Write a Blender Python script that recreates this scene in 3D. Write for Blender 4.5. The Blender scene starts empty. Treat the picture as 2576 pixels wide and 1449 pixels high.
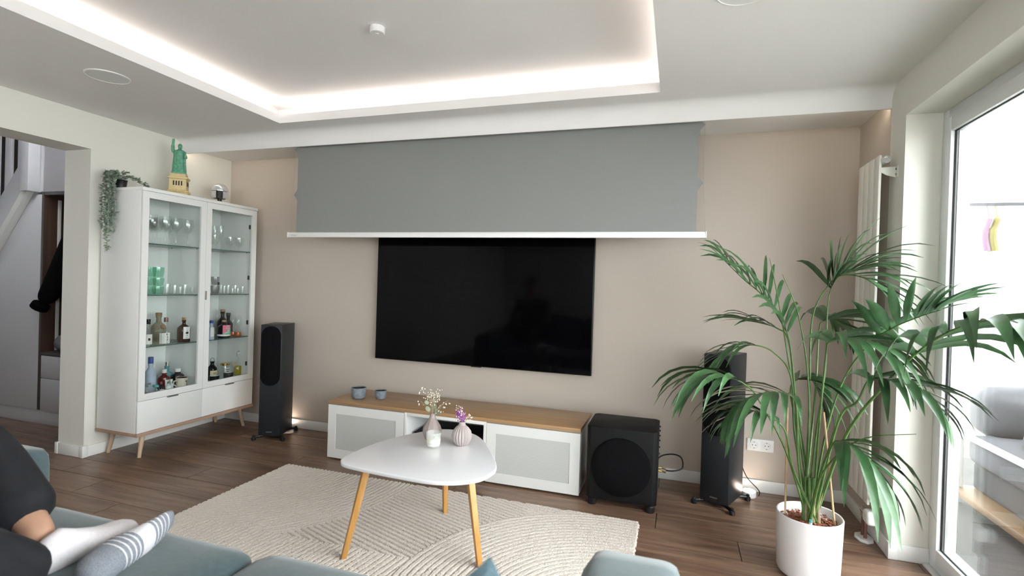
import bpy, bmesh, math, random
from mathutils import Vector, Matrix, Quaternion
random.seed(7)
S = bpy.context.scene
COL = S.collection
# ------------------------------------------------------------------ camera
FPX, YAW, PITCH, ROLL = 1292.68, 0.30979, -0.00669, 0.03096
CAM = Vector((0, 0, 1.271))
_f = Vector((-math.sin(YAW)*math.cos(PITCH), math.cos(YAW)*math.cos(PITCH), math.sin(PITCH)))
_r = Vector((math.cos(YAW), math.sin(YAW), 0)); _u = _r.cross(_f)
CR = _r*math.cos(ROLL) + _u*math.sin(ROLL); CU = -_r*math.sin(ROLL) + _u*math.cos(ROLL); CF = _f
cd = bpy.data.cameras.new('camera'); cam = bpy.data.objects.new('camera', cd); COL.objects.link(cam)
cd.sensor_width = 36; cd.lens = FPX/2576*36; cd.clip_start = .05
cam.matrix_world = Matrix(((CR.x, CU.x, -CF.x, CAM.x), (CR.y, CU.y, -CF.y, CAM.y), (CR.z, CU.z, -CF.z, CAM.z), (0, 0, 0, 1)))
cd.dof.use_dof = True; cd.dof.focus_distance = 3.2; cd.dof.aperture_fstop = 2.8
S.camera = cam
# ------------------------------------------------------------------ world, light, exposure
W = bpy.data.worlds.new('overcast_sky'); S.world = W; W.use_nodes = True
bg = W.node_tree.nodes['Background']; bg.inputs[0].default_value = (0.985, 0.978, 1.0, 1); bg.inputs[1].default_value = 10.5
S.view_settings.view_transform = 'Standard'; S.view_settings.look = 'None'; S.view_settings.gamma = 1
S.view_settings.use_curve_mapping = False; S.view_settings.exposure = 0.5
S.cycles.max_bounces = 7; S.cycles.diffuse_bounces = 5; S.cycles.glossy_bounces = 3; S.cycles.transparent_max_bounces = 20; S.cycles.adaptive_threshold = .04; S.cycles.use_light_tree = False
S.cycles.sample_clamp_indirect = 6.0; S.cycles.caustics_reflective = False; S.cycles.caustics_refractive = False
LED_COVE, LED_LIP, UPL = 12.0, 14.0, 24.0
FY0_ = -4.2

def portal(name, loc, sx, sy, rot):
    l = bpy.data.lights.new(name, 'AREA'); l.shape = 'RECTANGLE'; l.size = sx; l.size_y = sy; l.cycles.is_portal = True
    o = bpy.data.objects.new(name, l); COL.objects.link(o); o.location = loc; o.rotation_euler = rot
portal('portal_patio', (1.40, .95, 1.08), 2.15, 4.0, (0, math.pi/2, 0))
portal('portal_front', (-.45, FY0_-.2, 1.55), 2.1, 1.2, (-math.pi/2, 0, 0))
portal('portal_kitchen', (1.40, -2.9, 1.55), 1.2, 2.0, (0, math.pi/2, 0))

# ------------------------------------------------------------------ pixel helpers (measurements in the photograph)
def _ray(p): return CR*((p[0]-1288)/FPX) - CU*((p[1]-724.5)/FPX) + CF
def at_x(p, x): d = _ray(p); return CAM + d*((x-CAM.x)/d.x)
def at_y(p, y): d = _ray(p); return CAM + d*((y-CAM.y)/d.y)
def at_z(p, z): d = _ray(p); return CAM + d*((z-CAM.z)/d.z)

# ------------------------------------------------------------------ materials
def new_mat(name):
    m = bpy.data.materials.new(name); m.use_nodes = True
    return m, m.node_tree, m.node_tree.nodes['Principled BSDF']
def P(name, col, rough=.5, metal=0, spec=.5, var=0.0, scale=30, bump=0.0, bscale=None, emit=None, estr=0, sheen=0, trans=0, ior=1.45, alpha=1, coat=0):
    m, nt, b = new_mat(name)
    c = (*col, 1)
    b.inputs['Base Color'].default_value = c; b.inputs['Roughness'].default_value = rough
    b.inputs['Metallic'].default_value = metal; b.inputs['Specular IOR Level'].default_value = spec
    b.inputs['IOR'].default_value = ior; b.inputs['Transmission Weight'].default_value = trans
    b.inputs['Sheen Weight'].default_value = sheen; b.inputs['Coat Weight'].default_value = coat; b.inputs['Alpha'].default_value = alpha
    if emit: b.inputs['Emission Color'].default_value = (*emit, 1); b.inputs['Emission Strength'].default_value = estr
    if var or bump:
        tc = nt.nodes.new('ShaderNodeTexCoord'); n = nt.nodes.new('ShaderNodeTexNoise'); n.inputs['Scale'].default_value = scale
        n.inputs['Detail'].default_value = 2
        nt.links.new(tc.outputs['Object'], n.inputs['Vector'])
    if var:
        r = nt.nodes.new('ShaderNodeValToRGB')
        r.color_ramp.elements[0].color = (*[x*(1-var) for x in col], 1); r.color_ramp.elements[1].color = (*[min(1, x*(1+var)) for x in col], 1)
        r.color_ramp.elements[0].position = .3; r.color_ramp.elements[1].position = .7
        nt.links.new(n.outputs['Fac'], r.inputs['Fac']); nt.links.new(r.outputs['Color'], b.inputs['Base Color'])
    if bump:
        n2 = n
        if bscale:
            n2 = nt.nodes.new('ShaderNodeTexNoise'); n2.inputs['Scale'].default_value = bscale; n2.inputs['Detail'].default_value = 3
            nt.links.new(tc.outputs['Object'], n2.inputs['Vector'])
        bp = nt.nodes.new('ShaderNodeBump'); bp.inputs['Strength'].default_value = bump; bp.inputs['Distance'].default_value = .01
        nt.links.new(n2.outputs['Fac'], bp.inputs['Height']); nt.links.new(bp.outputs['Normal'], b.inputs['Normal'])
    return m
def wood(name, c1, c2, sc=(1, 14, 14), rough=.4, nscale=3.0, rnd=True, spec=.5, bump=.05):
    m, nt, b = new_mat(name)
    tc = nt.nodes.new('ShaderNodeTexCoord'); mp = nt.nodes.new('ShaderNodeMapping'); mp.inputs['Scale'].default_value = sc
    oi = nt.nodes.new('ShaderNodeObjectInfo'); mul = nt.nodes.new('ShaderNodeMath'); mul.operation = 'MULTIPLY'; mul.inputs[1].default_value = 37.0
    add = nt.nodes.new('ShaderNodeVectorMath'); add.operation = 'ADD'
    nt.links.new(tc.outputs['Object'], mp.inputs['Vector']); nt.links.new(oi.outputs['Random'], mul.inputs[0])
    nt.links.new(mp.outputs['Vector'], add.inputs[0])
    if rnd: nt.links.new(mul.outputs[0], add.inputs[1])
    n = nt.nodes.new('ShaderNodeTexNoise'); n.inputs['Scale'].default_value = nscale; n.inputs['Detail'].default_value = 8; n.inputs['Roughness'].default_value = .62
    n.inputs['Distortion'].default_value = .6
    nt.links.new(add.outputs[0], n.inputs['Vector'])
    r = nt.nodes.new('ShaderNodeValToRGB'); r.color_ramp.elements[0].position = .32; r.color_ramp.elements[1].position = .70
    r.color_ramp.elements[0].color = (*c1, 1); r.color_ramp.elements[1].color = (*c2, 1)
    nt.links.new(n.outputs['Fac'], r.inputs['Fac'])
    hsv = nt.nodes.new('ShaderNodeHueSaturation')
    ma = nt.nodes.new('ShaderNodeMapRange'); ma.inputs['To Min'].default_value = .86; ma.inputs['To Max'].default_value = 1.14
    nt.links.new(oi.outputs['Random'], ma.inputs['Value'])
    if rnd: nt.links.new(ma.outputs[0], hsv.inputs['Value'])
    nt.links.new(r.outputs['Color'], hsv.inputs['Color']); nt.links.new(hsv.outputs['Color'], b.inputs['Base Color'])
    b.inputs['Roughness'].default_value = rough; b.inputs['Specular IOR Level'].default_value = spec
    bp = nt.nodes.new('ShaderNodeBump'); bp.inputs['Strength'].default_value = bump; bp.inputs['Distance'].default_value = .005
    nt.links.new(n.outputs['Fac'], bp.inputs['Height']); nt.links.new(bp.outputs['Normal'], b.inputs['Normal'])
    return m
def glass(name, tint=(1, 1, 1), refl=1.0, rough=0.0, ior=1.45):
    """thin pane: clear transmission with fresnel reflection"""
    m = bpy.data.materials.new(name); m.use_nodes = True; nt = m.node_tree
    for n in list(nt.nodes): nt.nodes.remove(n)
    o = nt.nodes.new('ShaderNodeOutputMaterial'); mx = nt.nodes.new('ShaderNodeMixShader')
    t = nt.nodes.new('ShaderNodeBsdfTransparent'); t.inputs[0].default_value = (*tint, 1)
    g = nt.nodes.new('ShaderNodeBsdfGlossy'); g.inputs['Roughness'].default_value = rough; g.inputs['Color'].default_value = (refl, refl, refl, 1)
    f0 = ((ior-1)/(ior+1))**2
    f = nt.nodes.new('ShaderNodeLayerWeight'); f.inputs[0].default_value = .5
    pw = nt.nodes.new('ShaderNodeMath'); pw.operation = 'POWER'; pw.inputs[1].default_value = 5
    mr = nt.nodes.new('ShaderNodeMapRange'); mr.inputs['To Min'].default_value = f0; mr.inputs['To Max'].default_value = 1
    nt.links.new(f.outputs['Facing'], pw.inputs[0]); nt.links.new(pw.outputs[0], mr.inputs['Value'])
    nt.links.new(mr.outputs[0], mx.inputs[0]); nt.links.new(t.outputs[0], mx.inputs[1]); nt.links.new(g.outputs[0], mx.inputs[2]); nt.links.new(mx.outputs[0], o.inputs[0])
    return m
M = {}
M['white_ceiling'] = P('white_ceiling', (.81, .805, .80), .9, var=.015, scale=2)
M['wall_white'] = P('wall_white', (.755, .745, .69), .9, var=.015, scale=2)
M['wall_taupe'] = P('wall_taupe', (.52, .462, .408), .9, var=.02, scale=1.5)
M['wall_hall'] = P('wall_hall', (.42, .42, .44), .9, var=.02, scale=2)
M['trim'] = P('trim', (.82, .82, .80), .45, var=.01, scale=5)
M['plank'] = wood('plank', (.105, .057, .037), (.285, .175, .117), (.8, 9, 9), .33, 2.6, spec=.5, bump=.10)
M['grout'] = P('grout', (.06, .047, .038), .85, var=.1, scale=40)
M['white_lacquer'] = P('white_lacquer', (.80, .81, .80), .35, var=.01, scale=4)
M['white_satin'] = P('white_satin', (.82, .82, .82), .3, var=.01, scale=4)
M['pvc'] = P('pvc', (.80, .82, .84), .3, var=.01, scale=4)
M['oak_top'] = wood('oak_top', (.35, .21, .105), (.47, .30, .16), (.6, 16, 16), .38, 2.4, rnd=False, bump=.04)
M['oak_leg'] = wood('oak_leg', (.46, .22, .055), (.64, .35, .115), (12, 12, .8), .38, 3, bump=.03)
M['pale_wood'] = wood('pale_wood', (.42, .30, .20), (.60, .46, .32), (14, 14, 1), .5, 3, bump=.03)
M['base_wood'] = wood('base_wood', (.36, .235, .165), (.46, .31, .225), (10, .8, 10), .5, 3, bump=.02)
M['chrome'] = P('chrome', (.8, .8, .8), .12, 1, var=.01)
M['steel'] = P('steel', (.35, .35, .35), .35, 1, var=.03)
M['black_plastic'] = P('black_plastic', (.012, .012, .013), .38, var=.1)
M['speaker_black'] = P('speaker_black', (.0075, .008, .009), .58, spec=.22, var=.06, scale=80)
M['tower_black'] = P('tower_black', (.019, .022, .026), .42, spec=.4, var=.06, scale=80)
M['grille_black'] = P('grille_black', (.006, .006, .007), .8, spec=.08, var=.2, scale=400, bump=.2, bscale=900)
M['tv_black'] = P('tv_black', (.0015, .0015, .002), .07, spec=.14, var=.05)
M['tv_edge'] = P('tv_edge', (.01, .01, .011), .35, .5, var=.05)
M['screen_grey'] = P('screen_grey', (.245, .250, .246), .75, spec=.25, var=.01, scale=3)
M['alu_white'] = P('alu_white', (.82, .82, .81), .3, var=.01)
M['print_grey'] = P('print_grey', (.30, .30, .30), .5, var=.02)
M['mesh_panel'] = None
M['sofa'] = P('sofa', (.060, .095, .106), .85, var=.10, scale=60, bump=.10, bscale=500, sheen=.35)
M['pillow'] = P('pillow', (.085, .145, .175), .85, var=.10, scale=60, bump=.10, bscale=500, sheen=.3)
M['table_white'] = P('table_white', (.82, .82, .85), .22, var=.008, scale=5, coat=.2)
M['pot_white'] = P('pot_white', (.84, .84, .86), .28, var=.008, scale=5)
M['bark'] = P('bark', (.27, .10, .055), .9, var=.5, scale=60, bump=.3)
M['leaf'] = P('leaf', (.030, .082, .028), .36, var=.35, scale=14, bump=.05)
M['leaf2'] = P('leaf2', (.042, .112, .040), .34, var=.3, scale=14, bump=.05)
M['stem'] = P('stem', (.075, .155, .035), .45, var=.3, scale=25)
M['husk'] = P('husk', (.33, .25, .16), .85, var=.3, scale=40, bump=.2)
M['bamboo'] = P('bamboo', (.52, .36, .20), .5, var=.12, scale=40)
M['radiator'] = P('radiator', (.78, .78, .73), .35, var=.01)
M['copper'] = P('copper', (.22, .11, .09), .45, .3, var=.1)
M['cable_black'] = P('cable_black', (.01, .01, .01), .5, var=.1)
M['cable_white'] = P('cable_white', (.75, .72, .66), .5, var=.02)
M['gold'] = P('gold', (.75, .55, .22), .25, 1, var=.05)
M['led'] = P('led', (1, 1, 1), .5, emit=(1.0, .87, .79), estr=LED_COVE)
M['led_lip'] = P('led_lip', (1, 1, 1), .5, emit=(1.0, .84, .64), estr=LED_LIP)
M['uplight'] = P('uplight', (1, 1, 1), .5, emit=(1.0, .80, .64), estr=UPL)
M['window_glass'] = glass('window_glass', (.97, .985, .98), .9)
M['cab_glass'] = glass('cab_glass', (.975, .99, .985), .8)
M['shelf_glass'] = glass('shelf_glass', (.95, .985, .975), .6)
M['shelf_edge'] = P('shelf_edge', (.05, .13, .11), .2, var=.05)
M['clear_glass'] = glass('clear_glass', (.98, .988, .985), 1.0, .05, 1.58)
M['green_glass'] = glass('green_glass', (.80, .94, .88), 1.0, .03, 1.6)
M['amber_glass'] = P('amber_glass', (.045, .022, .015), .1, var=.1)
M['dark_glass'] = P('dark_glass', (.012, .011, .012), .1, var=.1)
M['cork'] = P('cork', (.33, .20, .11), .9, var=.25, scale=150)
M['label_white'] = P('label_white', (.72, .72, .70), .6, var=.02)
M['ink'] = P('ink', (.02, .02, .02), .6, var=.05)
M['red'] = P('red', (.42, .03, .035), .4, var=.1)
M['pink'] = P('pink', (.62, .13, .20), .5, var=.05)
M['mint'] = P('mint', (.25, .62, .48), .5, var=.05)
M['teal'] = P('teal', (.08, .42, .40), .35, var=.08)
M['blue'] = P('blue', (.03, .06, .30), .4, var=.1)
M['rubber'] = P('rubber', (.01, .01, .01), .6, var=.1)

# mesh cabinet door panel: fine perforation drawn as relief
def mesh_panel_mat():
    m, nt, b = new_mat('mesh_panel')
    tc = nt.nodes.new('ShaderNodeTexCoord'); w = nt.nodes.new('ShaderNodeTexWave'); w.wave_type = 'BANDS'; w.bands_direction = 'Z'
    w.inputs['Scale'].default_value = 40; w.inputs['Distortion'].default_value = 0
    nt.links.new(tc.outputs['Object'], w.inputs['Vector'])
    r = nt.nodes.new('ShaderNodeValToRGB'); r.color_ramp.elements[0].color = (.50, .51, .50, 1); r.color_ramp.elements[1].color = (.63, .64, .63, 1)
    nt.links.new(w.outputs['Fac'], r.inputs['Fac']); nt.links.new(r.outputs['Color'], b.inputs['Base Color']); b.inputs['Roughness'].default_value = .6
    return m
M['mesh_panel'] = mesh_panel_mat()

# ------------------------------------------------------------------ mesh builder
class MB:
    def __init__(s): s.v = []; s.f = []; s.mi = []; s.cur = 0
    def add(s, vs, fs):
        o = len(s.v); s.v += [tuple(v) for v in vs]
        for f in fs: s.f.append(tuple(i+o for i in f)); s.mi.append(s.cur)
        return s
    def box(s, a, b, rot=None, piv=None):
        x0, y0, z0 = a; x1, y1, z1 = b
        vs = [Vector(p) for p in ((x0,y0,z0),(x1,y0,z0),(x1,y1,z0),(x0,y1,z0),(x0,y0,z1),(x1,y0,z1),(x1,y1,z1),(x0,y1,z1))]
        if rot is not None:
            pv = Vector(piv) if piv is not None else sum(vs, Vector())/8
            vs = [rot @ (v-pv) + pv for v in vs]
        return s.add(vs, [(0,3,2,1),(4,5,6,7),(0,1,5,4),(1,2,6,5),(2,3,7,6),(3,0,4,7)])
    def quad(s, *p): return s.add(p, [tuple(range(len(p)))])
    def tube(s, pts, r, n=8, cap=True, flat=1.0):
        pts = [Vector(p) for p in pts]; k = len(pts)
        rr = r if isinstance(r, (list, tuple)) else [r]*k
        t0 = (pts[1]-pts[0]).normalized(); a = Vector((0,0,1)) if abs(t0.z) < .9 else Vector((1,0,0))
        u = t0.cross(a).normalized(); vs = []
        for i in range(k):
            t = ((pts[min(i+1,k-1)]-pts[max(i-1,0)])).normalized()
            u = (u - t*u.dot(t)).normalized(); w = t.cross(u)
            for j in range(n):
                an = 2*math.pi*j/n; vs.append(pts[i] + (u*math.cos(an)+w*math.sin(an)*flat)*rr[i])
        fs = [(i*n+j, i*n+(j+1)%n, (i+1)*n+(j+1)%n, (i+1)*n+j) for i in range(k-1) for j in range(n)]
        if cap: fs += [tuple(range(n-1,-1,-1)), tuple((k-1)*n+j for j in range(n))]
        return s.add(vs, fs)
    def cyl(s, a, b, r, r2=None, n=16): return s.tube([a, b], [r, r if r2 is None else r2], n)
    def lathe(s, prof, c=(0,0,0), n=24, sx=1, sy=1, rib=None, cap=True):
        vs = []
        for i, (r, z) in enumerate(prof):
            for j in range(n):
                an = 2*math.pi*j/n; q = r*(rib(j, r, z) if rib else 1)
                vs.append((c[0]+q*sx*math.cos(an), c[1]+q*sy*math.sin(an), c[2]+z))
        k = len(prof)
        fs = [(i*n+j, i*n+(j+1)%n, (i+1)*n+(j+1)%n, (i+1)*n+j) for i in range(k-1) for j in range(n)]
        if cap:
            if prof[0][0] > 1e-4: fs.append(tuple(range(n-1,-1,-1)))
            if prof[-1][0] > 1e-4: fs.append(tuple((k-1)*n+j for j in range(n)))
        return s.add(vs, fs)
    def prism(s, pts, z0, z1, axis='z'):
        n = len(pts); vs = []
        for z in (z0, z1):
            for a, b in pts: vs.append((a,b,z) if axis == 'z' else ((a,z,b) if axis == 'y' else (z,a,b)))
        fs = [tuple(range(n-1,-1,-1)), tuple(range(n,2*n))] + [(i, (i+1)%n, n+(i+1)%n, n+i) for i in range(n)]
        return s.add(vs, fs)
    def sphere(s, c, r, n=12, m=8, sc=(1,1,1)):
        prof = [(max(1e-5, r*math.sin(math.pi*i/m)), -r*math.cos(math.pi*i/m)) for i in range(m+1)]
        o = len(s.v); s.lathe(prof, (0,0,0), n, cap=False)
        for i in range(o, len(s.v)):
            v = s.v[i]; s.v[i] = (c[0]+v[0]*sc[0], c[1]+v[1]*sc[1], c[2]+v[2]*sc[2])
        return s
    def build(s, name, mat, parent=None, bevel=0, seg=2, smooth=35, label=None, kind=None):
        me = bpy.data.meshes.new(name); bm = bmesh.new()
        vs = [bm.verts.new(v) for v in s.v]
        for f, mi in zip(s.f, s.mi):
            try: fc = bm.faces.new([vs[i] for i in f]); fc.material_index = mi
            except ValueError: pass
        bmesh.ops.recalc_face_normals(bm, faces=bm.faces)
        if bevel:
            es = [e for e in bm.edges if len(e.link_faces) == 2 and e.calc_face_angle(0) > .5]
            bmesh.ops.bevel(bm, geom=es, offset=bevel, segments=seg, profile=.5, affect='EDGES', clamp_overlap=True)
        if smooth:
            for f in bm.faces: f.smooth = True
            for e in bm.edges:
                if len(e.link_faces) != 2 or e.calc_face_angle(0) > math.radians(smooth): e.smooth = False
        bm.to_mesh(me); bm.free()
        for mm in (mat if isinstance(mat, (list, tuple)) else [mat]): me.materials.append(M[mm] if isinstance(mm, str) else mm)
        o = bpy.data.objects.new(name, me); COL.objects.link(o)
        if parent: o.parent = parent
        if label: o['label'] = label
        if kind: o['kind'] = kind
        return o
def tag(o, label, cat, group=None):
    o['label'] = label; o['category'] = cat
    if group: o['group'] = group
    return o
def thing(name, label, cat, loc=(0,0,0), rz=0, group=None):
    o = bpy.data.objects.new(name, None); COL.objects.link(o); o.location = loc; o.rotation_euler = (0,0,rz); o.empty_display_size = .05
    return tag(o, label, cat, group)
def struct(o): o['kind'] = 'structure'; return o
def B(name, a, b, mat, parent=None, bevel=0, **k): return MB().box(a, b).build(name, mat, parent, bevel, **k)
def cr(pts, n=8, closed=False):
    """catmull-rom through points"""
    pts = [Vector(p) for p in pts]; out = []; k = len(pts)
    for i in range(k if closed else k-1):
        if closed: p0, p1, p2, p3 = pts[i-1], pts[i], pts[(i+1)%k], pts[(i+2)%k]
        else: p0, p1, p2, p3 = pts[max(i-1,0)], pts[i], pts[i+1], pts[min(i+2,k-1)]
        for j in range(n):
            t = j/n; out.append(.5*((2*p1)+(p2-p0)*t+(2*p0-5*p1+4*p2-p3)*t*t+(3*p1-p0-3*p2+p3)*t**3))
    if not closed: out.append(pts[-1])
    return out
def soft_box(name, a, b, mat, parent=None, r=.05, puff=.0, n=10, label=None):
    """upholstered block: rounded box with domed faces"""
    a = Vector(a); b = Vector(b); c = (a+b)/2; h = (b-a)/2; bm = bmesh.new()
    bmesh.ops.create_cube(bm, size=2); bmesh.ops.subdivide_edges(bm, edges=bm.edges, cuts=n, use_grid_fill=True)
    for v in bm.verts:
        u = Vector(v.co); q = Vector([u[i]*h[i] for i in range(3)])
        inner = Vector([max(-(h[i]-r), min(h[i]-r, q[i])) for i in range(3)]); d = q-inner
        if d.length > 1e-6: q = inner + d.normalized()*r
        if puff:
            wx, wy, wz = [1-u[i]**2 for i in range(3)]
            q += Vector((u.x*wy*wz, u.y*wx*wz, u.z*wx*wy))*puff
        v.co = c+q
    for f in bm.faces: f.smooth = True
    me = bpy.data.meshes.new(name); bm.to_mesh(me); bm.free(); me.materials.append(M[mat])
    o = bpy.data.objects.new(name, me); COL.objects.link(o)
    if parent: o.parent = parent
    if label: o['label'] = label
    return o
def text_mesh(body, size, name, mat, parent, matrix, ext=.0004):
    cu = bpy.data.curves.new(name, 'FONT'); cu.body = body; cu.size = size; cu.extrude = ext; cu.align_x = 'CENTER'; cu.align_y = 'CENTER'
    t = bpy.data.objects.new(name, cu); COL.objects.link(t); bpy.context.view_layer.update()
    me = bpy.data.meshes.new_from_object(t.evaluated_get(bpy.context.evaluated_depsgraph_get())); bpy.data.objects.remove(t); bpy.data.curves.remove(cu)
    me.transform(matrix); me.materials.clear(); me.materials.append(M[mat])
    o = bpy.data.objects.new(name, me); COL.objects.link(o); o.parent = parent
    return o

# ================================================================== THE SHELL
YB, XL, XR, ZC = 3.608, -3.823, 1.031, 2.347
ZR, ZU = 2.294, 2.505                  # ceiling of the niche over the TV wall, raised tray
LIPY, LIPZ = 3.128, 2.241
FY0 = -4.2
# floor: base plus planks
floor = struct(B('floor', (-7.6, FY0, -.06), (1.285, YB+.02, -.0035), 'grout'))
floor['label'] = 'brown wood-look plank floor with thin grout joints'
pm = {}
def plank(x0, x1, y0, y1):
    L = round(x1-x0, 3); Wd = round(y1-y0, 3); key = (L, Wd)
    if key not in pm:
        o = B('plank', (-L/2, -Wd/2, -.004), (L/2, Wd/2, 0), 'plank', floor, bevel=.0008, seg=1); pm[key] = o.data
    else:
        o = bpy.data.objects.new('plank', pm[key]); COL.objects.link(o); o.parent = floor
    o.location = ((x0+x1)/2, (y0+y1)/2, 0)
RP, PL, G = .1985, 1.205, .0040
for k in range(-8, 8):
    y0 = 2.045+RP*k; y1 = min(y0+RP, YB)
    if y1-y0 < .02: continue
    j0 = -3.28-.402*k
    x = j0 - PL*math.ceil((j0+7.0)/PL)
    while x < 1.28:
        a, b = max(x, -7.0), min(x+PL, 1.28)
        if b-a > .02 and y1 > .42: plank(a+G/2, b-G/2, y0+G/2, y1-G/2)
        x += PL
# rest of the floor behind the camera is one wood-look surface
rf = B('floor_rear', (-7.0, FY0, -.004), (1.28, 2.045-RP*8, 0), 'plank', floor); rf.name = 'plank_field'

# walls
wb = struct(B('wall_back', (XL-.25, YB, -.06), (XR+.35, YB+.15, 2.75), 'wall_taupe'))
m = MB(); m.box((XL-.253, 2.454, 0), (XL, YB, 2.75)).box((XL-.253, 1.60, 2.105), (XL, 2.454, 2.75)).box((XL-.253, FY0, 0), (XL, 1.60, 2.75))
wl = struct(m.build('wall_left', 'wall_white'))
WY1, WY0, WZ = 2.945, -1.05, 2.15
m = MB(); m.box((XR, WY1, 0), (XR+.255, LIPY, 2.75)).box((XR, WY0, WZ), (XR+.255, WY1, 2.75)).box((XR, -1.9, 0), (XR+.255, WY0, 2.75))
m.box((XR, -3.9, 0), (XR+.255, -1.9, .95)).box((XR, -3.9, 2.15), (XR+.255, -1.9, 2.75)).box((XR, FY0, 0), (XR+.255, -3.9, 2.75))
wr = struct(m.build('wall_right', 'wall_white'))
struct(B('wall_right_niche', (XR, LIPY, 0), (XR+.255, YB, 2.75), 'wall_taupe'))
m = MB().box((XL-.25, FY0-.15, -.06), (-1.5, FY0, 2.75)).box((.6, FY0-.15, -.06), (XR+.35, FY0, 2.75)).box((-1.5, FY0-.15, -.06), (.6, FY0, .95)).box((-1.5, FY0-.15, 2.15), (.6, FY0, 2.75))
struct(m.build('wall_front', 'wall_white'))
# ceiling with tray: lower slab ring (its edge is the light cove lip), raised tray above
TX0, TX1, TY0, TY1, CV = -2.675, -.118, -1.2, 2.92, .16
ZS = ZC+.057
m = MB()
for a, b in (((XL, FY0), (TX0, 3.02)), ((TX1, FY0), (XR, 3.02)), ((TX0, FY0), (TX1, TY0)), ((TX0, TY1), (TX1, 3.02))):
    m.box((a[0], a[1], ZC), (b[0], b[1], ZS))
ceil = struct(m.build('ceiling', 'white_ceiling'))
m = MB(); m.box((XL, FY0, ZU), (XR, YB, ZU+.05))
m.box((TX0-CV-.02, TY0-CV, ZS), (TX0-CV, TY1+CV, ZU)).box((TX1+CV, TY0-CV, ZS), (TX1+CV+.02, TY1+CV, ZU))
m.box((TX0-CV, TY1+CV, ZS), (TX1+CV, TY1+CV+.02, ZU)).box((TX0-CV, TY0-CV-.02, ZS), (TX1+CV, TY0-CV, ZU))
struct(m.build('ceiling_tray', 'white_ceiling'))
# curved front of the niche beam
prof = [(3.018, ZC)]
R = LIPY-3.050
for i in range(11):
    an = math.pi/2*i/10; prof.append((3.050+R*math.sin(an), ZC-R+R*math.cos(an)))
prof += [(LIPY, LIPZ), (LIPY+.012, LIPZ), (LIPY+.012, ZS), (3.018, ZS)]
struct(MB().prism(prof, XL, XR, 'x').build('trim_1', 'white_ceiling'))
# niche ceiling with the slot for the projection screen
SY = 3.185
m = MB(); m.box((XL, LIPY+.012, ZR), (XR, SY-.022, ZR+.03)).box((XL, SY+.022, ZR), (XR, YB, ZR+.03))
m.box((XL, SY-.022, ZR), (-2.86, SY+.022, ZR+.03)).box((.215, SY-.022, ZR), (XR, SY+.022, ZR+.03))
struct(m.build('ceiling_niche', 'white_ceiling'))
# led strips
e = .055
t = thing('led_strip', 'glowing LED strip hidden above the ceiling tray lip', 'light', (TX0, TY0, ZS))
for a_, b_ in (((TX0-e-.012, TY0), (TX0-e, TY1)), ((TX1+e, TY0), (TX1+e+.012, TY1)), ((TX0, TY1+e), (TX1, TY1+e+.012))):
    B('strip', (a_[0]-TX0, a_[1]-TY0, .0005), (b_[0]-TX0, b_[1]-TY0, .006), 'led', t)
for x0, x1, lb in ((XL+.01, -2.95, 'warm LED strip behind the curved beam above the glass cabinet'), (.48, XR-.01, 'warm LED strip behind the curved beam above the radiator')):
    tag(B('led_strip', (x0, LIPY+.013, LIPZ+.018), (x1, LIPY+.016, LIPZ+.026), 'led_lip'), lb, 'light')
# baseboards
BH, BT = .075, .014
struct(B('baseboard_back', (XL+BT, YB-BT, 0), (XR-BT, YB, BH), 'trim', bevel=.003))
struct(B('baseboard_left', (XL, 2.47, 0), (XL+BT, YB, BH), 'trim', bevel=.003))
m = MB().box((XL-.235, 2.454-BT, 0), (XL-.015, 2.454, BH)).box((XL-.018, 2.454-BT-.003, 0), (XL+BT+.003, 2.472, BH+.004)).box((XL-.262, 2.454-BT-.003, 0), (XL-.234, 2.472, BH+.004))
struct(m.build('baseboard_jamb', 'trim', bevel=.002))
struct(B('baseboard_right', (XR-BT, WY1+.02, 0), (XR, YB, BH), 'trim', bevel=.003))
m = MB().box((XR+.02, WY1-BT, 0), (XR+.150, WY1, BH)).box((XR-BT-.002, WY1-BT-.002, 0), (XR+.022, WY1+.022, BH+.003))
struct(m.build('baseboard_reveal', 'trim', bevel=.002))
struct(B('baseboard_lounge', (XL, FY0, 0), (XL+BT, 1.60, BH), 'trim', bevel=.003))

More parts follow.
